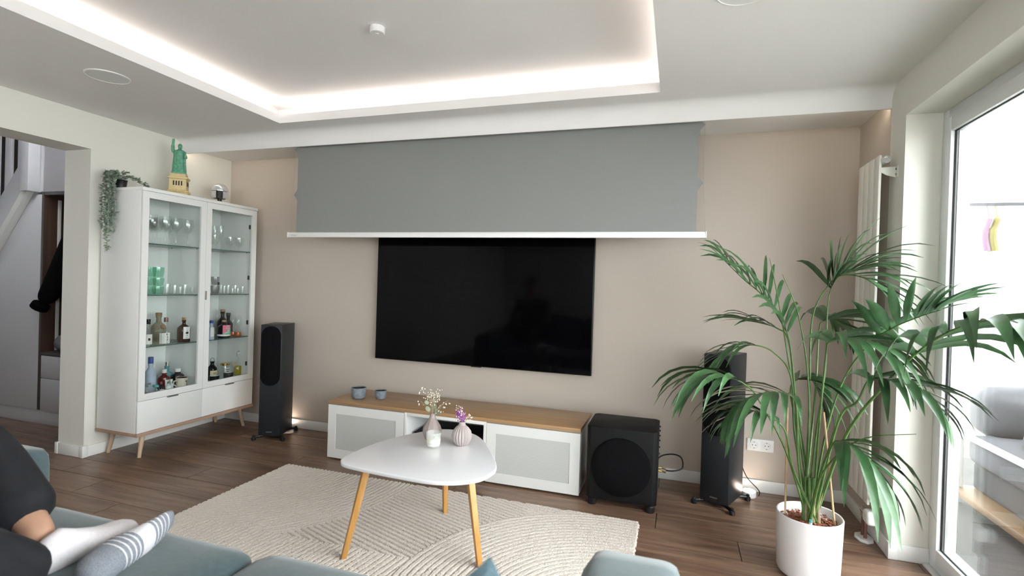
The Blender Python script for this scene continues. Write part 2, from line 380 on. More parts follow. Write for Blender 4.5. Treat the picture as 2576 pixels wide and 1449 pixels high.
# ------------------------------------------------------------------ patio window
win = struct(bpy.data.objects.new('window_1', None)); COL.objects.link(win); win['label'] = 'tall white patio door with large panes'
FX0, FX1 = 1.181, 1.262
fr = MB().box((FX0, WY1-.055, .0), (FX1, WY1, WZ)).box((FX0, WY0, .0), (FX1, WY0+.055, WZ)).box((FX0+.0005, WY0+.05, WZ-.055), (FX1, WY1-.05, WZ)).box((FX0+.0005, WY0+.05, 0), (FX1, WY1-.05, .045))
fr.build('frame', 'pvc', win, bevel=.004)
ys = [WY1-.05, 1.52, .28, WY0+.05]
for i in range(3):
    y1, y0 = ys[i]-.003, ys[i+1]+.003
    sx0, sx1 = FX0-.012, FX1-.015
    s = MB().box((sx0, y1-.050, .04), (sx1, y1, WZ-.05)).box((sx0, y0, .04), (sx1, y0+.050, WZ-.05)).box((sx0, y0+.05, WZ-.115), (sx1, y1-.05, WZ-.05)).box((sx0, y0+.05, .04), (sx1, y1-.05, .115))
    so = s.build('sash', 'pvc', win, bevel=.005)
    gy1, gy0 = y1-.050, y0+.050
    g = MB().box((FX0+.022, gy0-.004, .111), (FX0+.050, gy0, WZ-.111)).box((FX0+.022, gy1, .111), (FX0+.050, gy1+.004, WZ-.111))
    gk = MB()
    for xg in (FX0+.004,):
        gk.box((xg, gy1-.004, .115), (xg+.006, gy1, WZ-.115)).box((xg, gy0, .115), (xg+.006, gy0+.004, WZ-.115)).box((xg, gy0, WZ-.119), (xg+.006, gy1, WZ-.115)).box((xg, gy0, .115), (xg+.006, gy1, .119))
    gk.build('gasket', 'rubber', so)
    B('pane', (FX0+.010, gy0, .115), (FX0+.0145, gy1, WZ-.115), 'window_glass', so)
    B('pane', (FX0+.026, gy0, .115), (FX0+.0305, gy1, WZ-.115), 'window_glass', so)
    B('spacer', (FX0+.0146, gy1-.016, .118), (FX0+.0259, gy1-.007, WZ-.118), 'steel', so)
# shutter guide rail on the outside
B('shutter_guide', (1.263, WY1-.030, 0), (1.276, WY1-.003, WZ), 'pvc', win, bevel=.003)
B('shutter_guide', (1.277, WY1-.024, 0), (1.285, WY1-.008, WZ), 'steel', win, bevel=.002)
B('threshold', (XR+.12, WY0, 0), (FX0, WY1-.02, .012), 'trim', win, bevel=.003)
w2 = struct(bpy.data.objects.new('window_2', None)); COL.objects.link(w2); w2['label'] = 'kitchen window behind the camera'
MB().box((1.2, -3.9, .95), (1.26, -3.84, 2.15)).box((1.2, -1.96, .95), (1.26, -1.9, 2.15)).box((1.2, -3.84, 2.09), (1.26, -1.96, 2.15)).box((1.2, -3.84, .95), (1.26, -1.96, 1.01)).build('frame', 'pvc', w2, bevel=.004)
w3 = struct(bpy.data.objects.new('fill_window', None)); COL.objects.link(w3); w3['label'] = 'unseen window added behind the camera to fill the room with light'  # unseen window, added for frontal fill light on the TV wall
MB().box((-1.5, FY0-.12, .95), (-1.44, FY0-.06, 2.15)).box((.54, FY0-.12, .95), (.6, FY0-.06, 2.15)).box((-1.44, FY0-.12, .95), (.54, FY0-.06, 1.01)).box((-1.44, FY0-.12, 2.09), (.54, FY0-.06, 2.15)).build('frame', 'pvc', w3, bevel=.004)
B('pane', (-1.44, FY0-.092, 1.01), (.54, FY0-.088, 2.09), 'window_glass', w3)
B('pane', (1.225, -3.84, 1.01), (1.23, -1.96, 2.09), 'window_glass', w2)

# ================================================================== PROJECTION SCREEN, TV
t = thing('projection_screen', 'grey roll-down projection screen with white bottom bar hanging over the TV', 'screen', (-1.32, SY, 0))
ox = -1.32
# fabric with scalloped tab edges
def edge(side):
    pts = []; x0 = (-2.737 if side < 0 else .098) - ox; tabs = (1.895, 2.235)
    z = 1.612
    while z < 2.33:
        d = 0
        for tz in tabs:
            q = abs(z-tz)
            if q < .05: d = max(d, .032*(1-q/.05)**1.7)
        pts.append((x0 + side*d, z)); z += .008
    return pts
L_, R_ = edge(-1), edge(1)
m = MB()
outl = L_[::-1] + R_
n_ = len(L_)
for i in range(n_-1):
    a, b, c, d = L_[i], R_[i], R_[i+1], L_[i+1]
    for yy in (-.0006, .0006): m.quad((a[0], yy, a[1]), (b[0], yy, b[1]), (c[0], yy, c[1]), (d[0], yy, d[1]))
m.build('fabric', 'screen_grey', t)
bar = MB().prism([(-.020, 1.575), (.012, 1.575), (.012, 1.612), (-.012, 1.612), (-.020, 1.600)], -2.796-ox, .150-ox, 'x').build('bottom_bar', 'alu_white', t, bevel=.002)
B('end_cap', (-2.802-ox, -.021, 1.574), (-2.796-ox, .013, 1.613), 'white_satin', bar, bevel=.001)
B('end_cap', (.150-ox, -.021, 1.574), (.156-ox, .013, 1.613), 'white_satin', bar, bevel=.001)
lg = MB()
for i in range(8):
    xx = -2.772-ox+i*.0072; zz0, zz1 = (1.585, 1.594) if i % 2 else (1.594, 1.585)
    lg.tube([(xx, -.0209, zz0), (xx+.0064, -.0209, zz1)], .0007, 4)
lg.build('logo_mark', 'print_grey', bar)
for sx, xt, xb in ((-1, -2.770, -2.785), (1, .130, .148)):
    xt -= ox; xb -= ox
    MB().tube([(xb, 0, 1.612), (xt, 0, 1.895), (xt-.004*sx, 0, 2.10), (xt, 0, 2.235), (xt, 0, 2.31)], .0008, 6).build('tension_cord', 'print_grey', t)
B('housing_cover', (.155-ox, -.045, ZR-.006), (.445-ox, .052, ZR-.001), 'alu_white', t, bevel=.002)
B('housing_cover', (-3.06-ox, -.045, ZR-.006), (-2.80-ox, .052, ZR-.001), 'alu_white', t, bevel=.002)
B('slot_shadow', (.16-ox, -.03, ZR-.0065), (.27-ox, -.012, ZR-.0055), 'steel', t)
B('housing', (-2.85-ox, -.020, 2.325), (.21-ox, .020, 2.40), 'alu_white', t)

t = thing('television', 'large black flat TV mounted on the taupe wall below the screen', 'television', (-1.40, 3.56, .655))
B('panel', (-.857, -.012, 0), (.857, .018, .978), 'tv_edge', t, bevel=.002)
B('screen', (-.850, -.0135, .006), (.850, -.012, .972), 'tv_black', t)
B('rear_housing', (-.55, .018, .10), (.55, .040, .62), 'black_plastic', t)
B('wall_mount', (-.22, .040, .25), (.22, .047, .50), 'steel', t)
B('sensor', (-.04, -.008, -.006), (.04, .006, 0), 'black_plastic', t)

# ================================================================== TV BENCH
BX = [-2.321, -1.716, -1.126, -.521]; BY, BB, BZ0, BZ1 = 3.072, 3.490, .014, .391
lab = ['white low TV cabinet with mesh door under the two grey cups', 'open white TV bench compartment holding the black center speaker', 'white low TV cabinet with mesh door, beside the subwoofer']
for i in range(3):
    x0, x1 = BX[i]+.0015, BX[i+1]-.0015; w = (x1-x0)/2
    t = thing('tv_cabinet', lab[i], 'cabinet', ((x0+x1)/2, BY, 0), 0, 'TV bench units')
    th = .018; D_ = BB-BY; f0 = .018 if i != 1 else .0
    B('side_panel', (-w, f0, BZ0), (-w+th, D_, BZ1), 'white_lacquer', t, bevel=.001); B('side_panel', (w-th, f0, BZ0), (w, D_, BZ1), 'white_lacquer', t, bevel=.001)
    B('bottom_panel', (-w+th, f0, BZ0), (w-th, D_, BZ0+.032), 'white_lacquer', t, bevel=.001); B('top_panel', (-w+th, f0, BZ1-.022), (w-th, D_, BZ1), 'white_lacquer', t, bevel=.001)
    B('back_panel', (-w+th, D_-.012, BZ0+.032), (w-th, D_-.004, BZ1-.022), 'white_lacquer', t)
    for fx in (-w+.04, w-.04):
        for fy in (.05, D_-.05): MB().cyl((fx, fy, 0), (fx, fy, BZ0), .018, n=12).build('foot', 'black_plastic', t)
    if i != 1:
        z0, z1 = BZ0-.002, BZ1-.006; a = .062
        d = MB().box((-w, 0, z0), (w, .016, z0+a)).box((-w, 0, z1-a), (w, .016, z1)).box((-w, 0, z0+a), (-w+a, .016, z1-a)).box((w-a, 0, z0+a), (w, .016, z1-a)).build('door', 'white_lacquer', t)
        B('mesh_panel', (-w+a, .003, z0+a), (w-a, .010, z1-a), 'mesh_panel', d)
t = B('bench_top', (BX[0], BY-.002, BZ1), (BX[3], BB, .4156), 'oak_top', bevel=.0015)
tag(t, 'long oak veneer top board lying on the white TV bench', 'worktop')
cz = BZ0+.032
t = thing('center_speaker', 'black center speaker lying in the open middle of the TV bench', 'speaker', (-1.421, BY+.05, cz))
B('cabinet', (-.25, .012, .006), (.25, .33, .205), 'speaker_black', t, bevel=.006)
for x in (-.155, .155): MB().cyl((x, .013, .105), (x, .002, .105), .082, n=36).build('grille', 'grille_black', t)
MB().cyl((0, .013, .105), (0, .004, .105), .04, n=28).build('tweeter', 'grille_black', t)
for x in (-.2, .2):
    for y in (.05, .29): MB().cyl((x, y, 0), (x, y, .006), .012, n=10).build('foot', 'rubber', t)

# ================================================================== SUBWOOFER, TOWERS
sx0, sx1, sy0, sy1 = -.472, -.072, 2.994, 3.325
t = thing('subwoofer', 'large black cube subwoofer with round grille on the floor beside the TV bench', 'speaker', ((sx0+sx1)/2, sy0, 0))
w = (sx1-sx0)/2; dp = sy1-sy0; ch = .022
m = MB().prism([(-w+ch, 0), (w-ch, 0), (w, ch), (w, dp-ch), (w-ch, dp), (-w+ch, dp), (-w, dp-ch), (-w, ch)], .045, .462)
m.build('cabinet', 'speaker_black', t, bevel=.004)
MB().lathe([(.163, 0), (.167, .004), (.167, .010), (.158, .016), (.10, .022), (.001, .024)], n=48).build('grille', 'grille_black', t).matrix_local = Matrix.Translation((0, 0, .245)) @ Matrix.Rotation(math.pi/2, 4, 'X')
for x in (-w+.035, w-.035):
    for y in (.04, dp-.04): MB().lathe([(.026, 0), (.028, .006), (.028, .034), (.02, .045)], (x, y, 0), 16).build('foot', 'black_plastic', t)
for z in (.43, .405, .375, .345, .305, .265): MB().cyl((w, dp-.05, z), (w+.008, dp-.05, z), .005, n=8).build('knob', 'black_plastic', t)
for z in (.155, .175): MB().tube([(w, dp-.04, z), (w+.02, dp-.04, z), (w+.022, dp-.04, z), (w+.045, dp-.045, z-.003)], [.006, .006, .005, .005], 10).build('plug', 'gold', t)
p0 = Vector((sx1, sy1-.04, .165))
pts = cr([p0+Vector((.045, -.005, 0)), p0+Vector((.09, -.01, .005)), p0+Vector((.14, .02, .02)), p0+Vector((.13, .10, .06)), p0+Vector((.06, .13, .06)), p0+Vector((-.01, .12, .02)), p0+Vector((-.04, .10, -.12)), p0+Vector((-.06, .12, -.161))], 6)
tag(MB().tube(pts, .0045, 8).build('audio_cable', 'cable_black'), 'thin black cable looping out behind the subwoofer', 'cable')

def tower(name, label, fl, fr_):
    fl, fr_ = Vector(fl), Vector(fr_); c = (fl+fr_)/2; ang = math.atan2(fr_.y-fl.y, fr_.x-fl.x)
    t = thing(name, label, 'speaker', (c.x, c.y, 0), ang, 'tower speakers')
    hw, d = .082, .252
    B('cabinet', (-hw, 0, .034), (hw, d, .899), 'tower_black', t, bevel=.003)
    r = .074; pts = []
    z0, z1 = .425+r, .889-r
    for i in range(17): an = math.pi*i/16; pts.append((r*math.cos(an), z1+r*math.sin(an)))
    for i in range(17): an = math.pi+math.pi*i/16; pts.append((r*math.cos(an), z0+r*math.sin(an)))
    MB().prism(pts, -.012, .0, 'y').build('grille', 'grille_black', t, bevel=.003)
    B('badge', (-.022, -.0022, .058), (.022, .0, .066), 'steel', t)
    B('plinth', (-hw+.01, .015, .020), (hw-.01, d-.015, .034), 'black_plastic', t, bevel=.003)
    for x, y in ((-1, 0), (1, 0), (-1, 1), (1, 1)):
        yy = -.012 if y == 0 else d+.012; fx = x*(hw+.028)
        arm = MB().tube([(x*(hw-.03), .03 if y == 0 else d-.03, .027), (fx, yy, .022)], [.012, .009], 8).build('outrigger', 'black_plastic', t)
        MB().lathe([(.014, 0), (.017, .004), (.017, .022), (.011, .026), (.011, .036), (.006, .040)], (fx, yy, 0), 14).build('foot', 'black_plastic', arm)
    return t
tower('tower_speaker', 'slim black tower speaker beside the white glass cabinet', (-3.074, 3.214), (-2.912, 3.273))
tower('tower_speaker', 'slim black tower speaker partly behind the potted palm', (.172, 3.258), (.316, 3.194))
# uplights standing behind the towers
def uplight(label, loc):
    t = thing('uplight', label, 'light', loc, 0, 'floor uplights behind the tower speakers')
    MB().lathe([(.040, 0), (.043, .004), (.043, .030), (.040, .034), (.036, .034)], n=24).build('body', 'white_satin', t)
    MB().lathe([(.001, .034), (.036, .034), (.036, .037), (.001, .040)], n=24, cap=False).build('lens', 'uplight', t)
    return t
_u1 = at_z((738, 1060), .038)
uplight('glowing white puck light on the floor behind the tower speaker by the cabinet', (_u1.x, min(_u1.y, 3.545), 0))
uplight('glowing white puck light on the floor behind the tower speaker by the palm', (.468, 3.500, 0))
pts = cr([(.525, 3.50, .01), (.53, 3.54, .03), (.46, 3.56, .10), (.42, 3.585, .20), (.40, 3.59, .28)], 6)
tag(MB().tube(pts, .003, 6).build('power_cable', 'cable_black'), 'thin black wire rising behind the tower speaker by the palm', 'cable')
pts = cr([(-3.42, 3.575, .33), (-3.38, 3.57, .30), (-3.33, 3.56, .27), (-3.26, 3.57, .285), (-3.22, 3.575, .25), (-3.30, 3.575, .18), (-3.40, 3.58, .16)], 6)
tag(MB().tube(pts, .004, 6).build('power_cable', 'cable_white'), 'white cable coiled on the wall between glass cabinet and tower speaker', 'cable')

# wall sockets
t = thing('wall_socket', 'white double power socket on the taupe wall right of the tower speaker', 'socket', (.539, YB, .296))
B('frame', (-.077, -.009, -.038), (.077, 0, .038), 'white_satin', t, bevel=.002)
for x in (-.0365, .0365):
    i_ = B('insert', (x-.031, -.0115, -.031), (x+.031, -.009, .031), 'white_satin', t, bevel=.001)
    MB().lathe([(.0225, 0), (.0225, .0008), (.019, .0008), (.018, -.0015), (.001, -.0015)], n=28, cap=False).build('well', 'label_white', i_).matrix_local = Matrix.Translation((x, -.0117, 0)) @ Matrix.Rotation(math.pi/2, 4, 'X')
    for q in (-.0095, .0095): MB().cyl((x+q, -.0125, 0), (x+q, -.0102, 0), .003, n=10).build('contact_hole', 'ink', i_)
    for q in (-.019, .019): B('earth_clip', (x-.003, -.0128, q-.003), (x+.003, -.0118, q+.003), 'steel', i_)

# ================================================================== CEILING THINGS
t = thing('smoke_detector', 'small white round smoke detector on the raised ceiling tray', 'detector', (-1.43, 2.185, ZU))
MB().lathe([(.036, 0), (.036, -.026), (.033, -.030), (.001, -.031)], n=36).build('body', 'white_satin', t)
MB().lathe([(.008, -.031), (.008, -.033), (.001, -.034)], n=16).build('test_button', 'trim', t)
def cspk(label, loc):
    t = thing('ceiling_speaker', label, 'speaker', loc, 0, 'round ceiling speakers')
    MB().lathe([(.104, 0), (.104, -.004), (.098, -.006), (.096, -.004)], n=48, cap=False).build('rim', 'trim', t)
    MB().lathe([(.097, -.001), (.097, -.004), (.001, -.0045)], n=48).build('grille', P('speaker_cloth', (.74, .76, .76), .8, var=.03, scale=300), t)
cspk('round white ceiling speaker left of the lit ceiling tray', (-3.015, 2.01, ZC))
cspk('round white ceiling speaker right of the tray at the photo top edge', (.200, 1.990, ZC))

# ================================================================== RADIATOR
t = thing('radiator', 'tall white flat-tube radiator on the wall beside the patio door', 'radiator', (.955, 3.19, 0))
RZ0, RZ1 = .205, 1.985
for k in range(4):
    y0 = .160-.0785*(k+1)+.005; B('tube', (0, y0, RZ0), (.014, y0+.0690, RZ1), 'radiator', t, bevel=.006)
for z in (RZ0+.045, RZ1-.028):
    MB().cyl((.026, .155, z), (.026, -.165, z), .019, n=20).build('header_pipe', 'radiator', t)
    MB().lathe([(.019, 0), (.019, .006), (.012, .006), (.011, .002), (.001, .002)], n=20, cap=False).build('end_plug', 'chrome', t).matrix_local = Matrix.Translation((.026, -.165, z)) @ Matrix.Rotation(math.pi/2, 4, 'X')
for z in (RZ1-.085, RZ0+.025):
    br = MB().prism([(.011, z+.02), (XR-.955, z+.022), (XR-.955, z-.032), (.035, z-.02), (.011, z-.005)], -.150, -.146, 'y').build('bracket', 'radiator', t)
    B('bracket_plate', (XR-.955-.004, -.175, z-.032), (XR-.955, -.146, z+.022), 'radiator', br, bevel=.001)
    for q in (-.018, .008): MB().cyl((XR-.955-.004, -.162, z+q), (XR-.955-.008, -.162, z+q), .005, n=8).build('screw', 'steel', br)
hd = soft_box('thermostat_head', (-.012, -.195, .115), (.043, -.118, .185), 'white_satin', t, r=.02)
v = MB().tube([(.016, -.12, .15), (.016, -.05, .15)], .017, 12).build('valve', 'chrome', t)
for y in (-.085, -.045): 
    MB().tube([(.018, y, .012), (.018, y, .15)], .008, 10).build('supply_pipe', 'copper', t)
    MB().cyl((.018, y, .11), (.018, y, .14), .012, n=6).build('pipe_nut', 'chrome', t)
MB().lathe([(.001, 0), (.058, 0), (.058, .006), (.050, .012), (.001, .012)], (.018, -.065, 0), 8, sx=.75, sy=1.1).build('floor_rosette', 'white_satin', t)

# ================================================================== COFFEE TABLE
tz = .44
ol = [(-1.462, 2.075), (-1.440, 2.005), (-1.369, 1.968), (-1.113, 1.945), (-.926, 1.948), (-.800, 2.015), (-.752, 2.110), (-.765, 2.240), (-.925, 2.520), (-1.035, 2.640), (-1.154, 2.678), (-1.275, 2.630), (-1.396, 2.430), (-1.450, 2.250)]
t = thing('coffee_table', 'white rounded-triangle coffee table with three slanted wooden legs on the rug', 'table', (-1.1, 2.28, .017))
pts = [(p.x+1.1, p.y-2.28) for p in cr([(x, y, 0) for x, y in ol], 7, True)]
MB().prism(pts, tz-.018-.017, tz-.017).build('tabletop', 'table_white', t, bevel=.006, seg=3)
for fx, fy in ((-1.388, 1.974), (-1.163, 2.561), (-.790, 2.125)):
    b = Vector((fx+1.1, fy-2.28, 0)); top = Vector((b.x*.76, b.y*.80, tz-.018-.017))
    MB().tube([b, top], [.0165, .0225], 4).build('leg', 'oak_leg', t, bevel=.003)
for o in t.children:
    if o.name.startswith('leg'): pass

# things on the coffee table
def ribvase(name, label, loc, mat, prof, n, amp):
    t = thing(name, label, 'vase', loc)
    seg = n*4
    def rib(j, r, z): return 1+amp*(1-abs(((j % 4)-2)/2))*(1 if r > .02 else .3)-amp*.5
    MB().lathe(prof, n=seg, rib=rib).build('body', mat, t, smooth=20)
    return t
M['vase_rose'] = P('vase_rose', (.40, .35, .335), .55, var=.05)
M['vase_smoke'] = P('vase_smoke', (.33, .27, .26), .25, var=.08, trans=.0)
pv = lambda p: at_z(p, tz)
v1 = pv((1154, 1124)); v2 = pv((1081, 1108)); v3 = pv((1083, 1130))
prof = [(.001, .002), (.026, 0), (.034, .006), (.047, .030), (.050, .050), (.045, .072), (.032, .090), (.020, .102), (.016, .112), (.017, .120), (.013, .120), (.012, .105), (.001, .100)]
ribvase('vase', 'ribbed rose-grey bottle vase with purple dried flowers on the coffee table', (v1.x, v1.y+.035, tz), 'vase_rose', prof, 20, .10)
prof = [(.001, .002), (.028, 0), (.038, .006), (.049, .034), (.049, .052), (.042, .074), (.028, .096), (.017, .114), (.014, .132), (.017, .140), (.013, .140), (.011, .12), (.001, .11)]
ribvase('vase', 'smoky mauve glass vase with white dried flowers behind the candle', (v2.x, v2.y+.025, tz), 'vase_smoke', prof, 10, .06)
def blossoms(name, root, spots, r, mat, n=6):
    m = MB()
    for p in spots: m.sphere(p, r*random.uniform(.7, 1.25), 6, 4)
    return m.build(name, mat, root, kind='stuff')
M['flower_white'] = P('flower_white', (.72, .64, .55), .8, var=.1)
M['flower_purple'] = P('flower_purple', (.34, .11, .36), .8, var=.25, scale=120)
M['dry_stem'] = P('dry_stem', (.38, .33, .20), .8, var=.2)
M['eucalyptus'] = P('eucalyptus', (.30, .34, .24), .65, var=.15, scale=40)
def oval_leaf(m, c, d, nrm, l, w):
    d = d.normalized(); s = d.cross(nrm).normalized(); pts = []
    for i in range(8):
        a = 2*math.pi*i/8; pts.append(c + d*(l/2*(1+math.cos(a)))+s*(w/2*math.sin(a)))
    m.quad(*pts); return m
t = thing('dried_flowers', 'bunch of white dried gypsophila and eucalyptus in the smoky vase', 'flowers', (v2.x, v2.y+.025, tz+.108))
m = MB(); sp = []
for i in range(16):
    a = random.uniform(0, 6.28); s_ = random.uniform(.01, .06) if i < 11 else .07
    tip = Vector((math.cos(a)*s_-.008, math.sin(a)*s_*.7, random.uniform(.10, .165)))
    if i >= 11: tip = Vector((random.uniform(.045, .085), random.uniform(-.03, .03), random.uniform(.045, .12)))
    if i == 15: tip = Vector((-.07, 0, .085))
    m.tube(cr([(0, 0, 0), (tip.x*.25, tip.y*.25, tip.z*.5), tip], 4), .0008, 4)
    for k in range(9 if i < 11 else 4): sp.append(tip+Vector((random.uniform(-.016, .016), random.uniform(-.016, .016), random.uniform(-.03, .008))))
m.build('stem', 'dry_stem', t); blossoms('blossoms', t, sp, .0034, 'flower_white')
for (dx, dz, l) in ((.012, .058, .034), (-.004, .040, .032), (.024, .035, .034), (-.014, .075, .026), (.02, .09, .026), (.036, .030, .030)):
    oval_leaf(MB(), Vector((dx-.01, -.006, dz)), Vector((.7 if dx > 0 else -.4, -.2, .55)), Vector((.1, -1, .35)), l, l*.8).build('leaf', 'eucalyptus', t)
t = thing('dried_flowers', 'bunch of purple and white dried flowers in the ribbed vase', 'flowers', (v1.x, v1.y+.035, tz+.10))
m = MB(); sp = []; pp = []
for i in range(9):
    a = random.uniform(0, 6.28); tip = Vector((math.cos(a)*.022-.014, math.sin(a)*.018, random.uniform(.04, .085)))
    if i > 5: tip = Vector((random.uniform(.03, .062), random.uniform(-.015, .015), random.uniform(.035, .06)))
    m.tube(cr([(0, 0, 0), (tip.x*.3, tip.y*.3, tip.z*.5), tip], 4), .0008, 4)
    for k in range(7): sp.append(tip+Vector((random.uniform(-.011, .011), random.uniform(-.012, .012), random.uniform(-.012, .012))))
for i in range(70): pp.append(Vector((random.gauss(-.008, .012), random.gauss(0, .011), random.gauss(.048, .016))))
m.build('stem', 'dry_stem', t); blossoms('blossoms', t, sp, .0030, 'flower_white'); blossoms('petals', t, pp, .0055, 'flower_purple')
M['wax'] = P('wax', (.80, .80, .66), .6, var=.02)
M['frosted'] = P('frosted', (.80, .84, .81), .2, var=.02, alpha=.24)
t = thing('candle', 'cream candle in a clear glass tumbler on the coffee table', 'candle', (v3.x, v3.y+.030, tz))
MB().lathe([(.001, .004), (.026, 0), (.031, .003), (.0355, .016), (.0375, .078), (.0355, .078), (.0335, .018), (.001, .008)], n=36).build('glass', 'frosted', t)
MB().lathe([(.001, .0085), (.030, .012), (.0332, .018), (.0348, .046), (.033, .047), (.001, .046)], n=36).build('wax', 'wax', t)
MB().cyl((0, 0, .046), (.002, 0, .055), .001, n=6).build('wick', 'ink', t)

# cups on the bench
M['stoneware'] = P('stoneware', (.20, .235, .275), .6, var=.22, scale=45)
M['stone_in'] = P('stone_in', (.02, .02, .022), .4, var=.1)
def cup(label, loc, r, h):
    t = thing('stoneware_cup', label, 'cup', loc, 0, 'stoneware cups on the TV bench')
    MB().lathe([(.001, .003), (r*.62, 0), (r*.80, h*.06), (r*.95, h*.30), (r, h*.6), (r, h), (r*.93, h), (r*.92, h*.9)], n=32, cap=False).build('body', 'stoneware', t)
    MB().lathe([(r*.92, h*.93), (r*.90, h*.5), (r*.6, h*.12), (.001, h*.10)], n=32, cap=False).build('glaze', 'stone_in', t)
cup('larger speckled grey stoneware cup at the left on the TV bench', (-2.166, 3.205, .4156), .053, .078)
cup('smaller speckled grey stoneware cup right of the larger one on the TV bench', (-2.015, 3.255, .4156), .042, .062)

# ================================================================== RUG
RX0, RX1, RY0, RY1 = -2.456, -.152, 1.245, 2.846
nx, ny = 660, 450
def rug_h(x, y):
    d1 = math.hypot(x+.22, y-1.96); d2 = math.hypot(x+2.66, y-2.84)
    if y < 2.055+.03*(x+1.8) and d1 > .90: q = x*.985-y*.17
    elif d1 < .90: q = d1
    elif d2 < 1.15: q = d2
    elif x > -.75: q = y*.98+x*.10
    else: q = y*.94+x*.33
    p = (q/.029) % 1.0
    return .002+.0165*min(1, min(p, 1-p)/.20)**.75
m = MB(); vs = []
rn = random.Random(3)
for j in range(ny+1):
    for i in range(nx+1):
        x = RX0+(RX1-RX0)*i/nx; y = RY0+(RY1-RY0)*j/ny
        h = rug_h(x, y)+rn.uniform(-.0012, .0012)
        ed = i in (0, nx) or j in (0, ny)
        vs.append((x+(rn.uniform(-.006, .006) if ed else rn.uniform(-.0012, .0012)), y+(rn.uniform(-.005, .005) if ed else rn.uniform(-.0012, .0012)), .0005 if ed else h))
fs = [(j*(nx+1)+i, j*(nx+1)+i+1, (j+1)*(nx+1)+i+1, (j+1)*(nx+1)+i) for j in range(ny) for i in range(nx)]
me = bpy.data.meshes.new('rug'); me.from_pydata(vs, [], fs); me.update()
M['rug'] = P('rug', (.70, .635, .575), .95, var=.07, scale=160, bump=.5, bscale=420, spec=.1, sheen=.2)
me.materials.append(M['rug']); o = bpy.data.objects.new('rug', me); COL.objects.link(o)
tag(o, 'cream wool rug with carved curved and straight ribs under the coffee table', 'rug')

# ================================================================== DISPLAY CABINET
CX0, CX1, CY0, CY1 = -3.800, -3.415, 2.518, 3.500      # back, front, left end, right end
CZ0, CZ1 = .188, 1.850; CMID = 3.012
M['cab_in'] = P('cab_in', (.84, .86, .85), .5, var=.01)
cab = thing('display_cabinet', 'white two-door glass display cabinet on splayed wooden legs against the left wall', 'cabinet', (-3.61, 3.01, 0))
def cb(a): return (a[0]+3.61, a[1]-3.01, a[2])
def CBx(name, a, b, mat, parent=cab, bevel=.0012, **k): return B(name, cb(a), cb(b), mat, parent, bevel, **k)
th = .018; XF = CX1-.018
CBx('side_panel', (CX0, CY0, CZ0), (XF-.001, CY0+th, CZ1-.022), 'white_lacquer'); CBx('side_panel', (CX0, CY1-th, CZ0), (XF-.001, CY1, CZ1-.022), 'white_lacquer')
CBx('top_panel', (CX0, CY0-.003, CZ1-.022), (CX1+.004, CY1+.003, CZ1), 'white_lacquer')
CBx('back_panel', (CX0, CY0+th, CZ0), (CX0+.008, CY1-th, CZ1-.022), 'cab_in')
CBx('divider', (CX0+.008, CMID-.008, .425), (XF-.003, CMID+.008, CZ1-.022), 'cab_in')
CBx('bottom_panel', (CX0+.008, CY0+th, .405), (XF-.003, CY1-th, .425), 'cab_in')
CBx('floor_panel', (CX0+.008, CY0+th, CZ0), (XF-.003, CY1-th, CZ0+.016), 'cab_in')
CBx('base_board', (CX0-.002, CY0-.004, CZ0-.022), (CX1+.006, CY1+.004, CZ0), 'base_wood')
for (fx, fy) in ((-3.775, 2.583), (-3.483, 2.588), (-3.473, 3.470), (-3.775, 3.470)):
    tx = fx+(.035 if fx < -3.6 else -.020); ty = fy+(.035 if fy < 3 else -.035)
    if fx < -3.6: tx = fx+.01
    MB().tube([cb((fx, fy, 0)), cb((tx, ty, CZ0-.022))], [.0115, .018], 16).build('leg', 'pale_wood', cab)
SHZ = [1.478, 1.122, .765]
for z in SHZ:
    for ya, yb in ((CY0+th, CMID-.008), (CMID+.008, CY1-th)):
        s_ = CBx('glass_shelf', (CX0+.010, ya+.001, z-.006), (XF-.022, yb-.001, z), 'shelf_glass', bevel=0)
        CBx('shelf_edge', (XF-.0225, ya+.001, z-.006), (XF-.0215, yb-.001, z), 'shelf_edge', s_, bevel=0)
        for yy in (ya, yb):
            for xx in (CX0+.05, XF-.06): MB().cyl(cb((xx, yy-.006, z-.009)), cb((xx, yy+.006, z-.009)), .003, n=8).build('shelf_pin', 'steel', cab)
for i, (ya, yb) in enumerate(((CY0+.001, CMID-.001), (CMID+.001, CY1-.001))):
    z0, z1 = .406, CZ1-.024; a = .045; az0 = .044
    d = MB().box(cb((XF, ya, z0)), cb((CX1, yb, z0+az0))).box(cb((XF, ya, z1-a)), cb((CX1, yb, z1))).box(cb((XF, ya, z0+az0)), cb((CX1, ya+a, z1-a))).box(cb((XF, yb-a, z0+az0)), cb((CX1, yb, z1-a))).build('door', 'white_lacquer', cab)
    CBx('pane', (XF+.004, ya+a, z0+az0), (XF+.007, yb-a, z1-a), 'cab_glass', d, bevel=0)
    hy = ya+.03 if i == 0 else yb-.03
    for z in (.53, .88, 1.26, 1.69): CBx('hinge', (XF-.045, hy+.006 if i else hy-.03, z-.018), (XF-.001, hy+.03 if i else hy-.006, z+.018), 'black_plastic', d, bevel=.004)
    dr = CBx('drawer', (XF, ya, CZ0+.002), (CX1, yb, .403), 'white_lacquer')
    yc = (ya+yb)/2
    CBx('handle', (CX1-.002, yc-.040, .396), (CX1+.012, yc+.040, .4035), 'steel', dr, bevel=.001)
CBx('door_handle', (CX1, CMID-.006, 1.083), (CX1+.010, CMID+.0045, 1.150), 'chrome', bevel=.001)
CBx('door_handle', (CX1, CMID+.0075, 1.083), (CX1+.006, CMID+.0115, 1.150), 'steel', bevel=.001)

